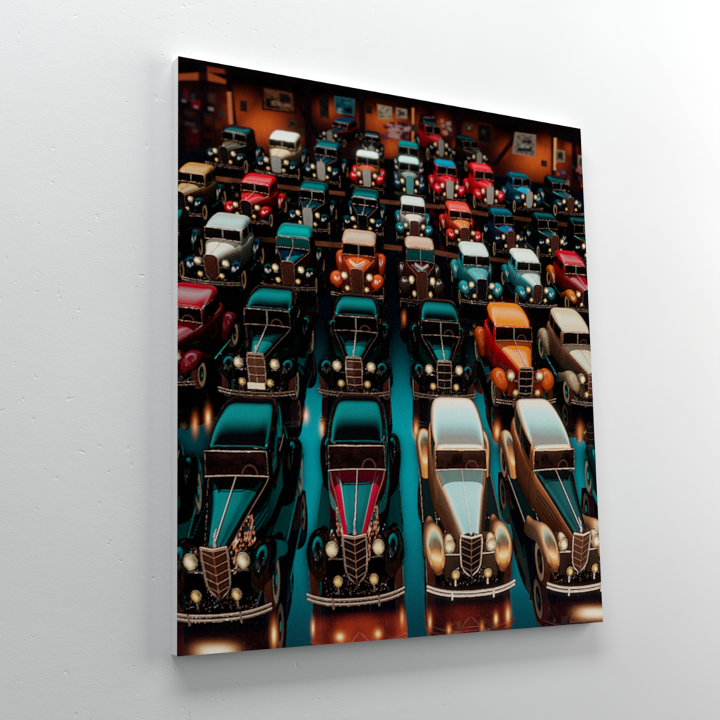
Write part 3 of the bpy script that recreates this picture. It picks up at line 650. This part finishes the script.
    base = (sstep(21, 28.5, ef)*(1-.88*sstep(30, 43, ef)))[:, None]*np.array([.0, .235, .265])
    base += np.array([.004, .010, .018])
    h_ = np.nonzero(hi >= 0)[0]
    c2, e2, f2, N2, p2, ci2 = direct(hi[h_], hp[h_], rf[h_])
    r2 = rf[h_]+2*np.clip(-(rf[h_]*N2).sum(1), 0, 1)[:, None]*N2
    base[h_] = (c2*.30+np.minimum(e2, .5)*np.where(p2 == P_BODY, .12, .5)[:, None]+env(r2)*f2*np.where(A['metal'][ci2] > 0, .02, .10)[:, None]+np.array([.002, .003, .006]))
    # the warm lamps above the front edge of the picture mirrored under the front row
    und = (A['row'][ci2] == 1)
    own = np.array([p[1] for p in PR])[ci2]; fall = (1-sstep(-.02, .22, fp[h_, 1]-own))*np.array([c_.get('glow', .12) for c_ in CARS])[ci2]
    warm = np.array([.17, .020, .005])*(fall*(.05+1.3*fbm(fp[h_, 0]*3.2+3, fp[h_, 1]*.9, 51)**1.4))[:, None]
    base[h_[und]] += warm[und]
    base *= (1-.6*sstep(9, 14, fp[:, 1]))[:, None]
    col[k] = base
    log('floor', time.time()-t0)
    # contact shade on the polished floor beside the cars
    msk = (hit >= 0).reshape(h, w, 1).astype(float)
    s1 = w/60.
    ao = (.5*blur(msk, s1*.5)+.75*blur(msk, s1*1.5)).reshape(-1)
    fl_ = hit < 0
    col[fl_] *= np.clip(1.08-1.35*np.clip(ao[fl_]-.12, 0, 1), .12, 1)[:, None]
    PX = hmap(H_UV2PX, np.stack([U, Vv], -1))
    paint2d(col, cid, PX, hit, U, Vv)
    log('paint', time.time()-t0)
    img = col.reshape(h, w, 3)
    ids = cid.reshape(NY, SS, NX, SS)[:, 0, :, 0]; pts = pid.reshape(NY, SS, NX, SS)[:, 0, :, 0]
    img = post(img, SS, ((cid < 0) & (PX[:, 1] < 215)).reshape(h, w, 1).astype(float))
    log('post', time.time()-t0)
    return img, ids, pts

def blur(a, s):
    k = int(max(1, math.ceil(s*2.5))); g = np.exp(-.5*(np.arange(-k, k+1)/s)**2); g /= g.sum()
    p = np.pad(a, ((k, k), (0, 0), (0, 0)), 'edge'); a = sum(g[i]*p[i:i+a.shape[0]] for i in range(2*k+1))
    p = np.pad(a, ((0, 0), (k, k), (0, 0)), 'edge'); return sum(g[i]*p[:, i:i+a.shape[1]] for i in range(2*k+1))

def post(img, SS, bg):
    h, w = img.shape[:2]
    img = np.minimum(img, 6)
    sg = SS*.45
    soft = blur(img*bg, sg)/np.maximum(blur(bg, sg), 1e-3); img = img*(1-bg)+soft*bg
    lo = img.reshape(h//SS, SS, w//SS, SS, 3).mean((1, 3))
    h, w = lo.shape[:2]
    # tone curve of the print: soft shoulder
    t = 1-np.exp(-lo*1.7)
    t = np.clip(t, 0, 1)**1.22
    t = np.clip(t+.45*(t-blur(t, w/520)), 0, 1)
    # glow
    b = blur(np.maximum(t-.35, 0), w/130); b2 = blur(np.maximum(t-.5, 0), w/40)
    t = 1-(1-t)*(1-np.clip((b*.20+b2*.08)*.7+(b*.20+b2*.08).mean(-1, keepdims=True)*.3, 0, 1))
    rg = np.random.RandomState(9).randn(h, w, 1); t = np.clip(t*(1+.05*rg)+.0012*rg, 0, 1)
    # shallow depth of field at the top of the picture
    bl = blur(t, w/650); yy = np.linspace(0, 1, h)[:, None, None]
    k = 1-sstep(.08, .24, yy); t = t*(1-k)+bl*k
    return t

def poly_mask(PX, pts, feather=1.0):
    """soft mask of a polygon given in photo pixels"""
    pts = np.array(pts, float); x, y = PX[:, 0], PX[:, 1]
    lo, hi = pts.min(0)-feather*3, pts.max(0)+feather*3
    sel = np.nonzero((x > lo[0]) & (x < hi[0]) & (y > lo[1]) & (y < hi[1]))[0]
    xs, ys = x[sel], y[sel]
    inside = np.zeros(len(sel), bool); dist = np.full(len(sel), 1e9)
    for (x0, y0), (x1, y1) in zip(pts, np.roll(pts, -1, 0)):
        c = ((y0 <= ys) != (y1 <= ys)); xx = x0+(ys-y0)*(x1-x0)/(y1-y0 if y1 != y0 else 1e-9)
        inside ^= c & (xs < xx)
        ex, ey = x1-x0, y1-y0; L = max(ex*ex+ey*ey, 1e-9)
        t = np.clip(((xs-x0)*ex+(ys-y0)*ey)/L, 0, 1)
        dist = np.minimum(dist, np.hypot(xs-x0-t*ex, ys-y0-t*ey))
    sd = np.where(inside, dist, -dist)
    return sel, np.clip(sd/feather+.5, 0, 1)

BACK = []      # (name, polygon) of flat things on the picture's back wall, for the part masks
def paint2d(col, cid, PX, hit, U, V):
    free = hit < 0
    x, y = PX[:, 0], PX[:, 1]
    def put(pts, c, feather=1., a=1., only=None, noise=0, seed=1, sc=(.5, .5)):
        sel, m = poly_mask(PX, pts, feather)
        ok = free[sel] if only is None else only[sel]
        m = m*ok*a
        c = np.array(c, float)
        if noise: c = c*(1-noise+2*noise*fbm(x[sel]*sc[0], y[sel]*sc[1], seed))[:, None]
        col[sel] = col[sel]*(1-m[:, None])+c*m[:, None]
    def quad(cx, cy, w, h, sl=.0, sk=0.):
        return [(cx-w/2, cy-h/2-sl*w/2), (cx+w/2, cy-h/2+sl*w/2), (cx+w/2+sk, cy+h/2+sl*w/2), (cx-w/2+sk, cy+h/2-sl*w/2)]
    # --- back wall of planks, lit by warm lamps in pools
    base = [(170, 40), (600, 120), (606, 200), (560, 186), (500, 176), (440, 163), (380, 158), (320, 160), (255, 152), (170, 150)]
    put(base, (.010, .006, .010), 3)
    sel, m = poly_mask(PX, base, 3); m = m*free[sel]
    xs, ys = x[sel], y[sel]
    ytop = 60+(xs-178)*.181
    pool = np.zeros(len(sel))
    for px, py, rx, ry, s in ((262, 126, 26, 20, 1.0), (240, 112, 18, 22, .45), (330, 108, 14, 14, .6), (385, 118, 24, 20, .85), (392, 146, 12, 12, .75), (378, 104, 22, 10, .5),
                              (442, 118, 10, 14, .85), (420, 112, 10, 18, .5), (462, 148, 9, 11, .6), (475, 125, 22, 16, .30), (538, 158, 26, 20, 1.0), (548, 140, 16, 16, .6), (570, 146, 8, 10, .75), (506, 150, 12, 14, .3), (283, 140, 20, 10, .5)):
        pool = np.maximum(pool, s*np.exp(-((xs-px)/(rx*.85))**2-((ys-py)/(ry*.85))**2))
    plank = .78+.22*np.cos((xs+.02*ys)*2*math.pi/4.2)**2*1.0
    grain = .75+.5*fbm(xs*1.3, ys*.12, 61)
    wood = np.array([.33, .060, .009])*(pool*plank*grain)[:, None]+np.array([.010, .0035, .004])
    dk = sstep(6, 26, ys-ytop)
    wood = wood*(.12+.88*dk)[:, None]
    col[sel] = col[sel]*(1-m[:, None])+wood*m[:, None]
    # --- dark roof void and beams
    put([(170, 50), (610, 130), (606, 142), (500, 124), (400, 103), (300, 84), (230, 74), (170, 62)], (.004, .0025, .0035), 6)
    put([(178, 74), (208, 72), (226, 80), (226, 84), (205, 80), (178, 80)], (.14, .035, .012), 2)
    put([(205, 66), (228, 70), (228, 74), (206, 72)], (.09, .02, .01), 2)
    D = (.005, .003, .004)
    for p in ([(198, 60), (207, 62), (212, 150), (200, 150)], [(224, 66), (230, 68), (238, 132), (233, 132)], [(178, 90), (184, 90), (186, 160), (176, 160)],
              [(304, 84), (311, 85), (313, 150), (305, 150)], [(358, 92), (365, 94), (366, 150), (360, 150)], [(284, 84), (289, 84), (322, 138), (316, 139)],
              [(455, 112), (462, 113), (461, 180), (456, 180)], [(524, 122), (529, 123), (497, 166), (491, 165)], [(551, 128), (555, 129), (555, 176), (551, 176)],
              [(571, 134), (576, 134), (577, 180), (573, 180)], [(548, 128), (580, 140), (580, 146), (550, 136)]):
        put(p, D, 1.5, .93)
    put([(412, 108), (414, 108), (414, 148), (412, 148)], (.34, .13, .05), 1.0, .8)
    put([(227, 92), (231, 92), (233, 124), (229, 124)], (.30, .09, .04), 1.5, .8)
    put([(554, 138), (556.5, 138), (556, 170), (553.5, 170)], (.40, .20, .09), 1., .8)
    # --- framed pictures on the wall: frame, then paper, then blurred marks
    def framed(pts, fc, pc, ink, seed):
        p = np.array(pts, float); c = p.mean(0)
        BACK.append(('framed_picture', p))
        pc = np.array(pc)*.28; fc = np.array(fc)*.36; put(p, fc, .8); q = c+(p-c)*.86; put(q, pc, .8)
        for a, b in ink: a = np.array(a)*.32; put([c+(p[i]-c)*.8*np.array(s_) + np.array(b[:2]) for i, s_ in enumerate([(b[2], b[3])]*4)], a, 1.5, .9)
        sel, m = poly_mask(PX, q, 1)
        k = (fbm(x[sel]*.45, y[sel]*.55, seed) > .55)*m*free[sel]*.5
        col[sel] *= (1-k)[:, None]
    framed([(262, 86), (294, 92), (297, 114), (262, 110)], (.035, .008, .006), (.20, .09, .05), [((.012, .010, .018), (-6, 3, .5, .5)), ((.30, .17, .10), (2, 3, .7, .3)), ((.02, .015, .02), (6, -2, .4, .5))], 3)
    framed([(288, 119), (297, 119), (297, 129), (288, 128)], (.05, .012, .008), (.13, .09, .06), [((.02, .02, .02), (0, 0, .6, .5))], 4)
    framed([(299, 125), (305, 126), (305, 134), (299, 133)], (.04, .012, .008), (.06, .05, .03), [], 5)
    framed([(319, 96), (329, 97), (329, 119), (320, 118)], (.02, .012, .012), (.035, .03, .03), [((.10, .07, .05), (0, 10, .8, .1))], 6)
    framed([(334, 96), (355, 99), (354, 116), (335, 112)], (.05, .14, .15), (.02, .13, .15), [((.30, .38, .34), (-5, 5, .25, .4)), ((.005, .01, .02), (4, 5, .5, .4)), ((.05, .28, .30), (4, -3, .6, .1))], 7)
    framed([(377, 104), (392, 107), (392, 121), (378, 119)], (.34, .22, .12), (.52, .40, .28), [((.30, .2, .14), (0, 0, .8, .1)), ((.36, .26, .18), (0, 4, .7, .1))], 8)
    framed([(396, 107.5), (407, 109.5), (407, 119), (396, 118)], (.36, .27, .17), (.42, .34, .26), [((.06, .04, .05), (0, 0, .65, .55))], 9)
    framed([(420, 114), (437, 116), (436, 127), (419, 125)], (.02, .01, .012), (.03, .012, .016), [((.30, .22, .18), (1, -3, .8, .12))], 10)
    framed([(464, 122), (474, 124), (474, 132), (464, 131)], (.07, .02, .012), (.10, .06, .04), [((.40, .30, .2), (0, 1, .2, .4))], 11)
    framed([(477, 122), (492, 125), (492, 145), (478, 142)], (.06, .02, .012), (.025, .018, .02), [((.12, .10, .09), (-1, -1, .2, .25))], 12)
    framed([(515, 132), (536, 135), (535.5, 157.5), (512, 153.5)], (.30, .22, .16), (.30, .24, .20), [((.02, .015, .02), (0, 4.5, .8, .28)), ((.40, .36, .33), (-1, 2, .7, .18)), ((.05, .035, .04), (2, -3, .5, .2))], 13)
    framed([(555.5, 149.5), (565, 151), (564.5, 162), (555.5, 161.5)], (.40, .30, .2), (.30, .22, .15), [((.02, .02, .025), (0, 0, .65, .6))], 14)
    framed([(240, 100), (247, 101), (247, 112), (240, 111)], (.05, .015, .01), (.05, .04, .035), [], 16)
    framed([(411.5, 124), (417, 125), (417, 132), (411.5, 131)], (.06, .02, .012), (.09, .07, .05), [], 17)
    framed([(366, 105), (372, 106), (372, 114), (366, 113)], (.03, .012, .01), (.04, .03, .03), [], 18)
    framed([(541, 160), (547, 161), (547, 167), (541, 166)], (.05, .016, .01), (.07, .05, .04), [], 19)
    framed([(578, 155), (583, 156), (583, 169.5), (578, 168)], (.40, .32, .24), (.30, .24, .18), [((.02, .02, .03), (0, 0, .5, .6))], 15)
    # --- shelf on the left and clutter, blurred
    rng = random.Random(4)
    for k in range(26):
        cx = rng.uniform(182, 226); cy = rng.uniform(94, 142)
        c = rng.choice([(.10, .006, .012), (.02, .03, .04), (.05, .022, .018), (.012, .014, .022), (.10, .03, .01), (.03, .012, .012), (.008, .006, .01)])
        put(quad(cx, cy, rng.uniform(5, 12), rng.uniform(3, 9), .15), np.array(c)*.35, 4.5, .7)
    for cx, cy, w_, h_, c in ((186, 95, 4, 11, (.16, .008, .02)), (193, 98, 4, 8, (.02, .07, .07)), (196, 104, 8, 8, (.22, .01, .025)), (196, 107, 3, 1.5, (.4, .36, .34)), (211, 109, 4, 2, (.5, .46, .42)), (212, 98, 6, 9, (.09, .045, .04)),
                              (219, 125, 7, 8, (.13, .035, .012)), (190, 124, 9, 3, (.07, .07, .08)), (195, 131, 4, 3, (.10, .09, .09)), (222, 114, 5, 5, (.02, .06, .06)), (184, 101, 3, 1.5, (.3, .3, .3))):
        put(quad(cx, cy, w_, h_, .2), np.array(c)*.35, 3, .8)
    for k in range(30):
        cx = rng.uniform(384, 408); cy = rng.uniform(122, 137)
        c = rng.choice([(.012, .008, .014), (.10, .02, .02), (.05, .02, .05), (.16, .10, .09), (.008, .008, .014)])
        put(quad(cx, cy, rng.uniform(3, 7), rng.uniform(2, 5), .1), c, 1.5, .85)
    for k in range(20):
        cx = rng.uniform(557, 584); cy = rng.uniform(166, 186)
        c = rng.choice([(.10, .01, .015), (.02, .02, .03), (.20, .05, .03), (.04, .05, .07)])
        put(quad(cx, cy, rng.uniform(2, 5), rng.uniform(2, 5), .1), c, 1.5, .8)
    for k in range(14):
        cx = rng.uniform(440, 452); cy = rng.uniform(120, 135)
        c = rng.choice([(.20, .08, .06), (.02, .02, .03), (.12, .10, .09)])
        put(quad(cx, cy, rng.uniform(2, 4), rng.uniform(2, 4), .1), c, 1.5, .8)
    # --- front edges of the steps on which the back rows stand
    P = (.085, .032, .016)
    for a in ([(176, 172), (232, 178), (232, 183), (176, 176)], [(216, 176), (292, 186), (292, 190), (216, 180)], [(292, 186), (345, 192), (345, 196), (292, 190)], [(378, 199), (440, 205), (440, 209), (378, 203)],
              [(440, 204), (490, 213), (490, 217), (440, 208)], [(486, 212), (605, 228), (605, 232), (486, 216)],
              [(176, 224), (208, 229), (208, 233), (176, 228)], [(252, 236), (345, 243), (345, 248), (252, 241)], [(384, 244), (402, 246), (402, 251), (384, 249)], [(432, 249), (462, 255), (462, 260), (432, 254)],
              [(488, 256), (516, 261), (516, 265), (488, 260)]):
        put(a, P, 1.2, .8, None, .5, 7, (.12, .4))
    k = free & (y > 200)
    col[k] *= (.18+.82*sstep(250, 305, x[k])*(1-.45*sstep(470, 500, x[k])*(1-sstep(440, 500, y[k]))) + .6*(1-sstep(250, 305, x[k]))*sstep(520, 600, y[k]))[:, None]
    # --- warm mirrored glints on the floor beside the wheels
    for gx, gy, rx, ry, s in ((208, 418, 3, 9, 1.0), (195, 425, 3, 9, .7), (306, 416, 2.6, 6, .9), (274, 635, 3, 12, 1.1), (322, 428, 2.5, 7, .9), (416, 430, 2.5, 8, .9), (497, 432, 3, 8, .9), (580, 432, 3, 8, .6),
                              (313, 628, 2, 8, 1.0), (340, 637, 5, 5, 1.1), (378, 634, 4, 5, 1.0), (402, 618, 2, 8, .8), (430, 622, 2, 8, .9), (449, 630, 2.2, 5, .8), (482, 627, 2, 5, .6), (496, 619, 2.2, 6, 1.1), (508, 615, 2.5, 9, 1.0), (304, 350, 2, 8, .4), (404, 318, 2, 6, .5)):
        g = np.exp(-((x-gx)/rx)**2-((y-gy)/ry)**2)*free*s
        col += g[:, None]*np.array([.62, .16, .04])+(g**4)[:, None]*np.array([.6, .45, .25])
    for gx, gy, rx, ry in ((216, 652, 20, 8), (595, 613, 18, 6)):
        g = np.exp(-(np.abs(x-gx)/rx)**3-(np.abs(y-gy)/ry)**2.4)*free
        col += g[:, None]*np.array([.75, .30, .12])+(g**3)[:, None]*np.array([.5, .55, .42])

# ---------------------------------------------------------------- the scene
sc = bpy.context.scene
col_ = sc.collection
NX, NY, SSAMP = 736, 1012, 2
INK_GAIN = 2.6

def thing(o, label, cat, group=None):
    o['label'] = label; o['category'] = cat
    if group: o['group'] = group

# --- materials
def new_mat(name):
    m = bpy.data.materials.new(name); m.use_nodes = True
    return m, m.node_tree, m.node_tree.nodes['Principled BSDF']

def wall_material():
    m, nt, b = new_mat('plaster')
    N, L = nt.nodes, nt.links
    b.inputs['Roughness'].default_value = .55
    b.inputs['Specular IOR Level'].default_value = .25
    tc = N.new('ShaderNodeTexCoord')
    def noise(scale, detail, rough=.5, vec=None):
        n = N.new('ShaderNodeTexNoise'); n.inputs['Scale'].default_value = scale; n.inputs['Detail'].default_value = detail; n.inputs['Roughness'].default_value = rough
        L.new(vec or tc.outputs['Object'], n.inputs['Vector']); return n
    def math_(op, a, b_=None, c=None):
        n = N.new('ShaderNodeMath'); n.operation = op
        for i, q in enumerate((a, b_, c)):
            if q is None: continue
            if isinstance(q, (int, float)): n.inputs[i].default_value = q
            else: L.new(q, n.inputs[i])
        return n.outputs[0]
    mp = N.new('ShaderNodeMapping'); mp.inputs['Scale'].default_value = (1, 1, 1.6); L.new(tc.outputs['Object'], mp.inputs['Vector'])
    fine = noise(190, 4, .6, mp.outputs[0]); brush = noise(30, 5, .6, mp.outputs[0]); wave = noise(5, 2)
    # little pits and trowel chips, in clusters
    warp = noise(55, 2, .5)
    vadd = N.new('ShaderNodeVectorMath'); vadd.operation = 'MULTIPLY_ADD'; L.new(warp.outputs['Color'], vadd.inputs[0]); vadd.inputs[1].default_value = (.03,)*3; L.new(tc.outputs['Object'], vadd.inputs[2])
    vo = N.new('ShaderNodeTexVoronoi'); vo.inputs['Scale'].default_value = 58; L.new(vadd.outputs[0], vo.inputs['Vector'])
    rnd = N.new('ShaderNodeSeparateColor'); L.new(vo.outputs['Color'], rnd.inputs[0])
    cl = noise(3.2, 2)
    keep = math_('GREATER_THAN', math_('ADD', math_('MULTIPLY', rnd.outputs[0], .5), cl.outputs['Fac']), .90)
    pit = N.new('ShaderNodeMapRange'); pit.interpolation_type = 'SMOOTHSTEP'; L.new(vo.outputs['Distance'], pit.inputs['Value'])
    pit.inputs['From Min'].default_value = .05; pit.inputs['From Max'].default_value = .24; pit.inputs['To Min'].default_value = 1; pit.inputs['To Max'].default_value = 0
    pits = math_('MULTIPLY', pit.outputs[0], keep)
    h = math_('ADD', math_('MULTIPLY', fine.outputs['Fac'], .20), math_('MULTIPLY', brush.outputs['Fac'], .30))
    h = math_('ADD', h, math_('MULTIPLY', wave.outputs['Fac'], .9))
    sx = N.new('ShaderNodeSeparateXYZ'); L.new(tc.outputs['Object'], sx.inputs[0])
    rough = N.new('ShaderNodeMapRange'); rough.interpolation_type = 'SMOOTHSTEP'; L.new(sx.outputs['X'], rough.inputs['Value'])
    rough.inputs['From Min'].default_value = .1; rough.inputs['From Max'].default_value = .8; rough.inputs['To Min'].default_value = 1; rough.inputs['To Max'].default_value = .12
    h = math_('MULTIPLY', math_('SUBTRACT', h, math_('MULTIPLY', pits, .62)), rough.outputs[0])
    bp = N.new('ShaderNodeBump'); bp.inputs['Strength'].default_value = .25; bp.inputs['Distance'].default_value = .0035
    L.new(h, bp.inputs['Height']); L.new(bp.outputs[0], b.inputs['Normal'])
    tone = noise(2.2, 3); cr = N.new('ShaderNodeValToRGB'); L.new(tone.outputs['Fac'], cr.inputs[0])
    cr.color_ramp.elements[0].position = .3; cr.color_ramp.elements[0].color = (.775, .775, .77, 1); cr.color_ramp.elements[1].position = .7; cr.color_ramp.elements[1].color = (.81, .81, .81, 1)
    L.new(cr.outputs[0], b.inputs['Base Color'])
    return m

def ink_material():
    m, nt, b = new_mat('print_ink')
    at = nt.nodes.new('ShaderNodeAttribute'); at.attribute_name = 'ink'
    nt.links.new(at.outputs['Color'], b.inputs['Base Color'])
    b.inputs['Roughness'].default_value = .5; b.inputs['Specular IOR Level'].default_value = .0
    return m

def panel_material():
    m, nt, b = new_mat('white_panel')
    n = nt.nodes.new('ShaderNodeTexNoise'); n.inputs['Scale'].default_value = 60
    cr = nt.nodes.new('ShaderNodeValToRGB'); nt.links.new(n.outputs['Fac'], cr.inputs[0])
    cr.color_ramp.elements[0].color = (.78, .78, .79, 1); cr.color_ramp.elements[1].color = (.84, .84, .84, 1)
    nt.links.new(cr.outputs[0], b.inputs['Base Color']); b.inputs['Roughness'].default_value = .35
    return m

def mesh_obj(name, verts, faces, mat, parent=None):
    me = bpy.data.meshes.new(name); me.from_pydata(verts, [], faces); me.materials.append(mat); me.update()
    o = bpy.data.objects.new(name, me); col_.objects.link(o)
    if parent: o.parent = parent
    return o

# --- the wall
THICK = .026
WALL_Y = THICK+.0006
wall = mesh_obj('wall', [(-4, WALL_Y, -1.4), (5, WALL_Y, -1.4), (5, WALL_Y, 2.6), (-4, WALL_Y, 2.6), (-4, WALL_Y+.12, -1.4), (5, WALL_Y+.12, -1.4), (5, WALL_Y+.12, 2.6), (-4, WALL_Y+.12, 2.6)],
                [(0, 1, 2, 3), (5, 4, 7, 6), (4, 0, 3, 7), (1, 5, 6, 2), (3, 2, 6, 7), (4, 5, 1, 0)], wall_material())
wall['kind'] = 'structure'

# --- the print
W = ASPECT
root = bpy.data.objects.new('wall_print', None); col_.objects.link(root); root.location = (W/2, WALL_Y, 0); root.empty_display_size = .1
thing(root, 'frameless print of rows of vintage cars with white edges on the white plaster wall', 'wall print')
OX, OY = W/2, WALL_Y          # children carry coordinates relative to the root
import bmesh
bm = bmesh.new()
bmesh.ops.create_cube(bm, size=1)
for v_ in bm.verts: v_.co = ((v_.co.x)*W, .0004-WALL_Y+(v_.co.y+.5)*(THICK-.0004), v_.co.z+.5)
bmesh.ops.bevel(bm, geom=[e for e in bm.edges if abs(e.verts[0].co.y-e.verts[1].co.y) > .01], offset=.0012, segments=2, affect='EDGES')
me = bpy.data.meshes.new('panel'); bm.to_mesh(me); bm.free(); me.materials.append(panel_material())
panel = bpy.data.objects.new('panel', me); col_.objects.link(panel); panel.parent = root
panel['label'] = 'white edged panel that carries the print'

img, IDS, PTS = render(NX, NY, SSAMP, log=lambda *a: None)
ink = ink_material()
# colours at the pixel corners, shared by neighbouring pieces so that the print stays seamless
pad = np.pad(img, ((1, 1), (1, 1), (0, 0)), 'edge')
CORNER = np.clip((pad[:-1, :-1]+pad[1:, :-1]+pad[:-1, 1:]+pad[1:, 1:])/4, 0, 1)
CORNER = INK_GAIN*CORNER/(1+(INK_GAIN-1)*CORNER)      # brighter ink that still tops out at paper white
CORNER = np.maximum(CORNER, 0)**1.22
SHARP = np.clip(CORNER*1.35-.35*blur(CORNER, 1.0), 0, 1)
GX = np.linspace(0, W, NX+1)-OX; GZ = 1-np.linspace(0, 1, NY+1)

def piece(name, mask, parent):
    """the cells of one printed thing as a flat mesh of its own"""
    j, i = np.nonzero(mask)
    corner = np.stack([(j+1)*(NX+1)+i, (j+1)*(NX+1)+i+1, j*(NX+1)+i+1, j*(NX+1)+i], 1)
    uq, inv = np.unique(corner, return_inverse=True); inv = inv.reshape(-1)
    nv, nf = len(uq), len(j)
    me = bpy.data.meshes.new(name)
    co = np.stack([GX[uq % (NX+1)], np.full(nv, -OY), GZ[uq//(NX+1)]], 1)
    me.vertices.add(nv); me.vertices.foreach_set('co', co.astype(np.float32).ravel())
    me.loops.add(nf*4); me.loops.foreach_set('vertex_index', inv.astype(np.int32))
    me.polygons.add(nf); me.polygons.foreach_set('loop_start', np.arange(nf, dtype=np.int32)*4); me.polygons.foreach_set('loop_total', np.full(nf, 4, np.int32))
    me.update(calc_edges=True)
    at = me.color_attributes.new('ink', 'FLOAT_COLOR', 'POINT')
    c = np.ones((nv, 4), np.float32); c[:, :3] = SHARP.reshape(-1, 3)[uq]
    at.data.foreach_set('color', c.ravel())
    me.materials.append(ink)
    o = bpy.data.objects.new(name, me); col_.objects.link(o); o.parent = parent
    return o

# cells of the background: floor, back wall and the pictures hanging on it
cu, cv = np.meshgrid((np.arange(NX)+.5)/NX, (np.arange(NY)+.5)/NY)
cpx = hmap(H_UV2PX, np.stack([cu.ravel(), cv.ravel()], -1))
free = (IDS < 0)
edge_y = np.interp(cpx[:, 0], [170, 255, 320, 380, 440, 500, 560, 606], [150, 152, 160, 158, 163, 176, 186, 200]).reshape(NY, NX)
back = free & (cpx[:, 1].reshape(NY, NX) < edge_y)
pic_id = np.full((NY, NX), -1)
for k, (nm, poly) in enumerate(BACK):
    s_, m_ = poly_mask(cpx, poly, .5); sel = s_[m_ > .5]
    pic_id.ravel()[sel] = k
pic_id[~back] = -1
fl = piece('printed_floor', free & ~back, root); fl['label'] = 'glossy dark floor with teal lanes in the print'
bw = piece('printed_back_wall', back & (pic_id < 0), root); bw['label'] = 'dim wooden garage wall in the print'
for k in range(len(BACK)):
    if (pic_id == k).sum() > 5: piece('framed_picture', pic_id == k, bw)
for ci, c in enumerate(CARS):
    mine = IDS == ci
    if mine.sum() < 12: 
        fl_m = mine
        if mine.any(): piece('printed_car', mine, root)
        continue
    parts = {}
    for p_ in range(1, len(PNAME)):
        mk = mine & (PTS == p_)
        if mk.sum() >= 8: parts[p_] = mk
    bodym = mine.copy()
    for mk in parts.values(): bodym &= ~mk
    if bodym.sum() < 4:
        p_ = max(parts, key=lambda q: parts[q].sum()); bodym = parts.pop(p_)
    o = piece('printed_car', bodym, root); o['label'] = c['lab']
    for p_, mk in parts.items(): piece(PNAME[p_], mk, o)

# --- lamps, one of them an added left fill: a large soft window-like lamp high on the right and the pale room all round
def area(name, loc, target, sx, sy, power, colr=(1, 1, 1)):
    from mathutils import Vector
    l = bpy.data.lights.new(name, 'AREA'); l.shape = 'RECTANGLE'; l.size, l.size_y = sx, sy; l.energy = power; l.color = colr
    o = bpy.data.objects.new(name, l); col_.objects.link(o); o.location = loc
    o.rotation_euler = (Vector(target)-Vector(loc)).to_track_quat('-Z', 'Y').to_euler()
    return o
area('window_lamp', (3.0, -1.15, .95), (.9, 0, .65), 1.6, 2.1, 60, (1, .995, .985))
area('ceiling_lamp', (-.45, -1.1, 3.3), (-.45, .0, .3), 3.0, .7, 112, (.985, .99, 1))
area("left_fill_lamp", (-2.6, -2.4, 1.0), (-.4, 0, .3), 1.6, 1.6, 16, (.98, .99, 1))  # weak fill added to lift the dark left side of the wall
wd = bpy.data.worlds.new('World'); sc.world = wd; wd.use_nodes = True
wd.node_tree.nodes['Background'].inputs[0].default_value = (.95, .98, 1, 1); wd.node_tree.nodes['Background'].inputs[1].default_value = .14

# --- camera (solved from the print's corners)
from mathutils import Matrix
cam = bpy.data.cameras.new('camera'); co_ = bpy.data.objects.new('camera', cam); col_.objects.link(co_)
cam.sensor_fit = 'HORIZONTAL'; cam.sensor_width = 36; cam.lens = 1151.45/720*36; cam.clip_start = .05; cam.clip_end = 100
Rc = np.array([[0.87721153, 0.01894077, -0.47973031], [0.04586913, 0.99134427, 0.12301444], [0.47790789, -0.1299145, 0.86874984]])   # print axes (right, down, into wall) -> camera (right, down, forward)
B = np.array([[1, 0, 0], [0, 0, -1], [0, 1, 0.]])     # columns: world axes expressed in print axes is B @ world
right, down, fwd = Rc[0], Rc[1], Rc[2]                 # in print axes (x right, y down, z in)
tow = lambda v: (v[0], v[2], -v[1])
r_, u_, b_ = tow(right), tow(-down), tow(-fwd)
eye = (-.64284855, -1.79230375, 1-.77547685)
co_.matrix_world = Matrix(((r_[0], u_[0], b_[0], eye[0]), (r_[1], u_[1], b_[1], eye[1]), (r_[2], u_[2], b_[2], eye[2]), (0, 0, 0, 1)))
sc.camera = co_
sc.view_settings.view_transform = 'Standard'; sc.view_settings.look = 'None'; sc.view_settings.gamma = 1; sc.view_settings.exposure = 0
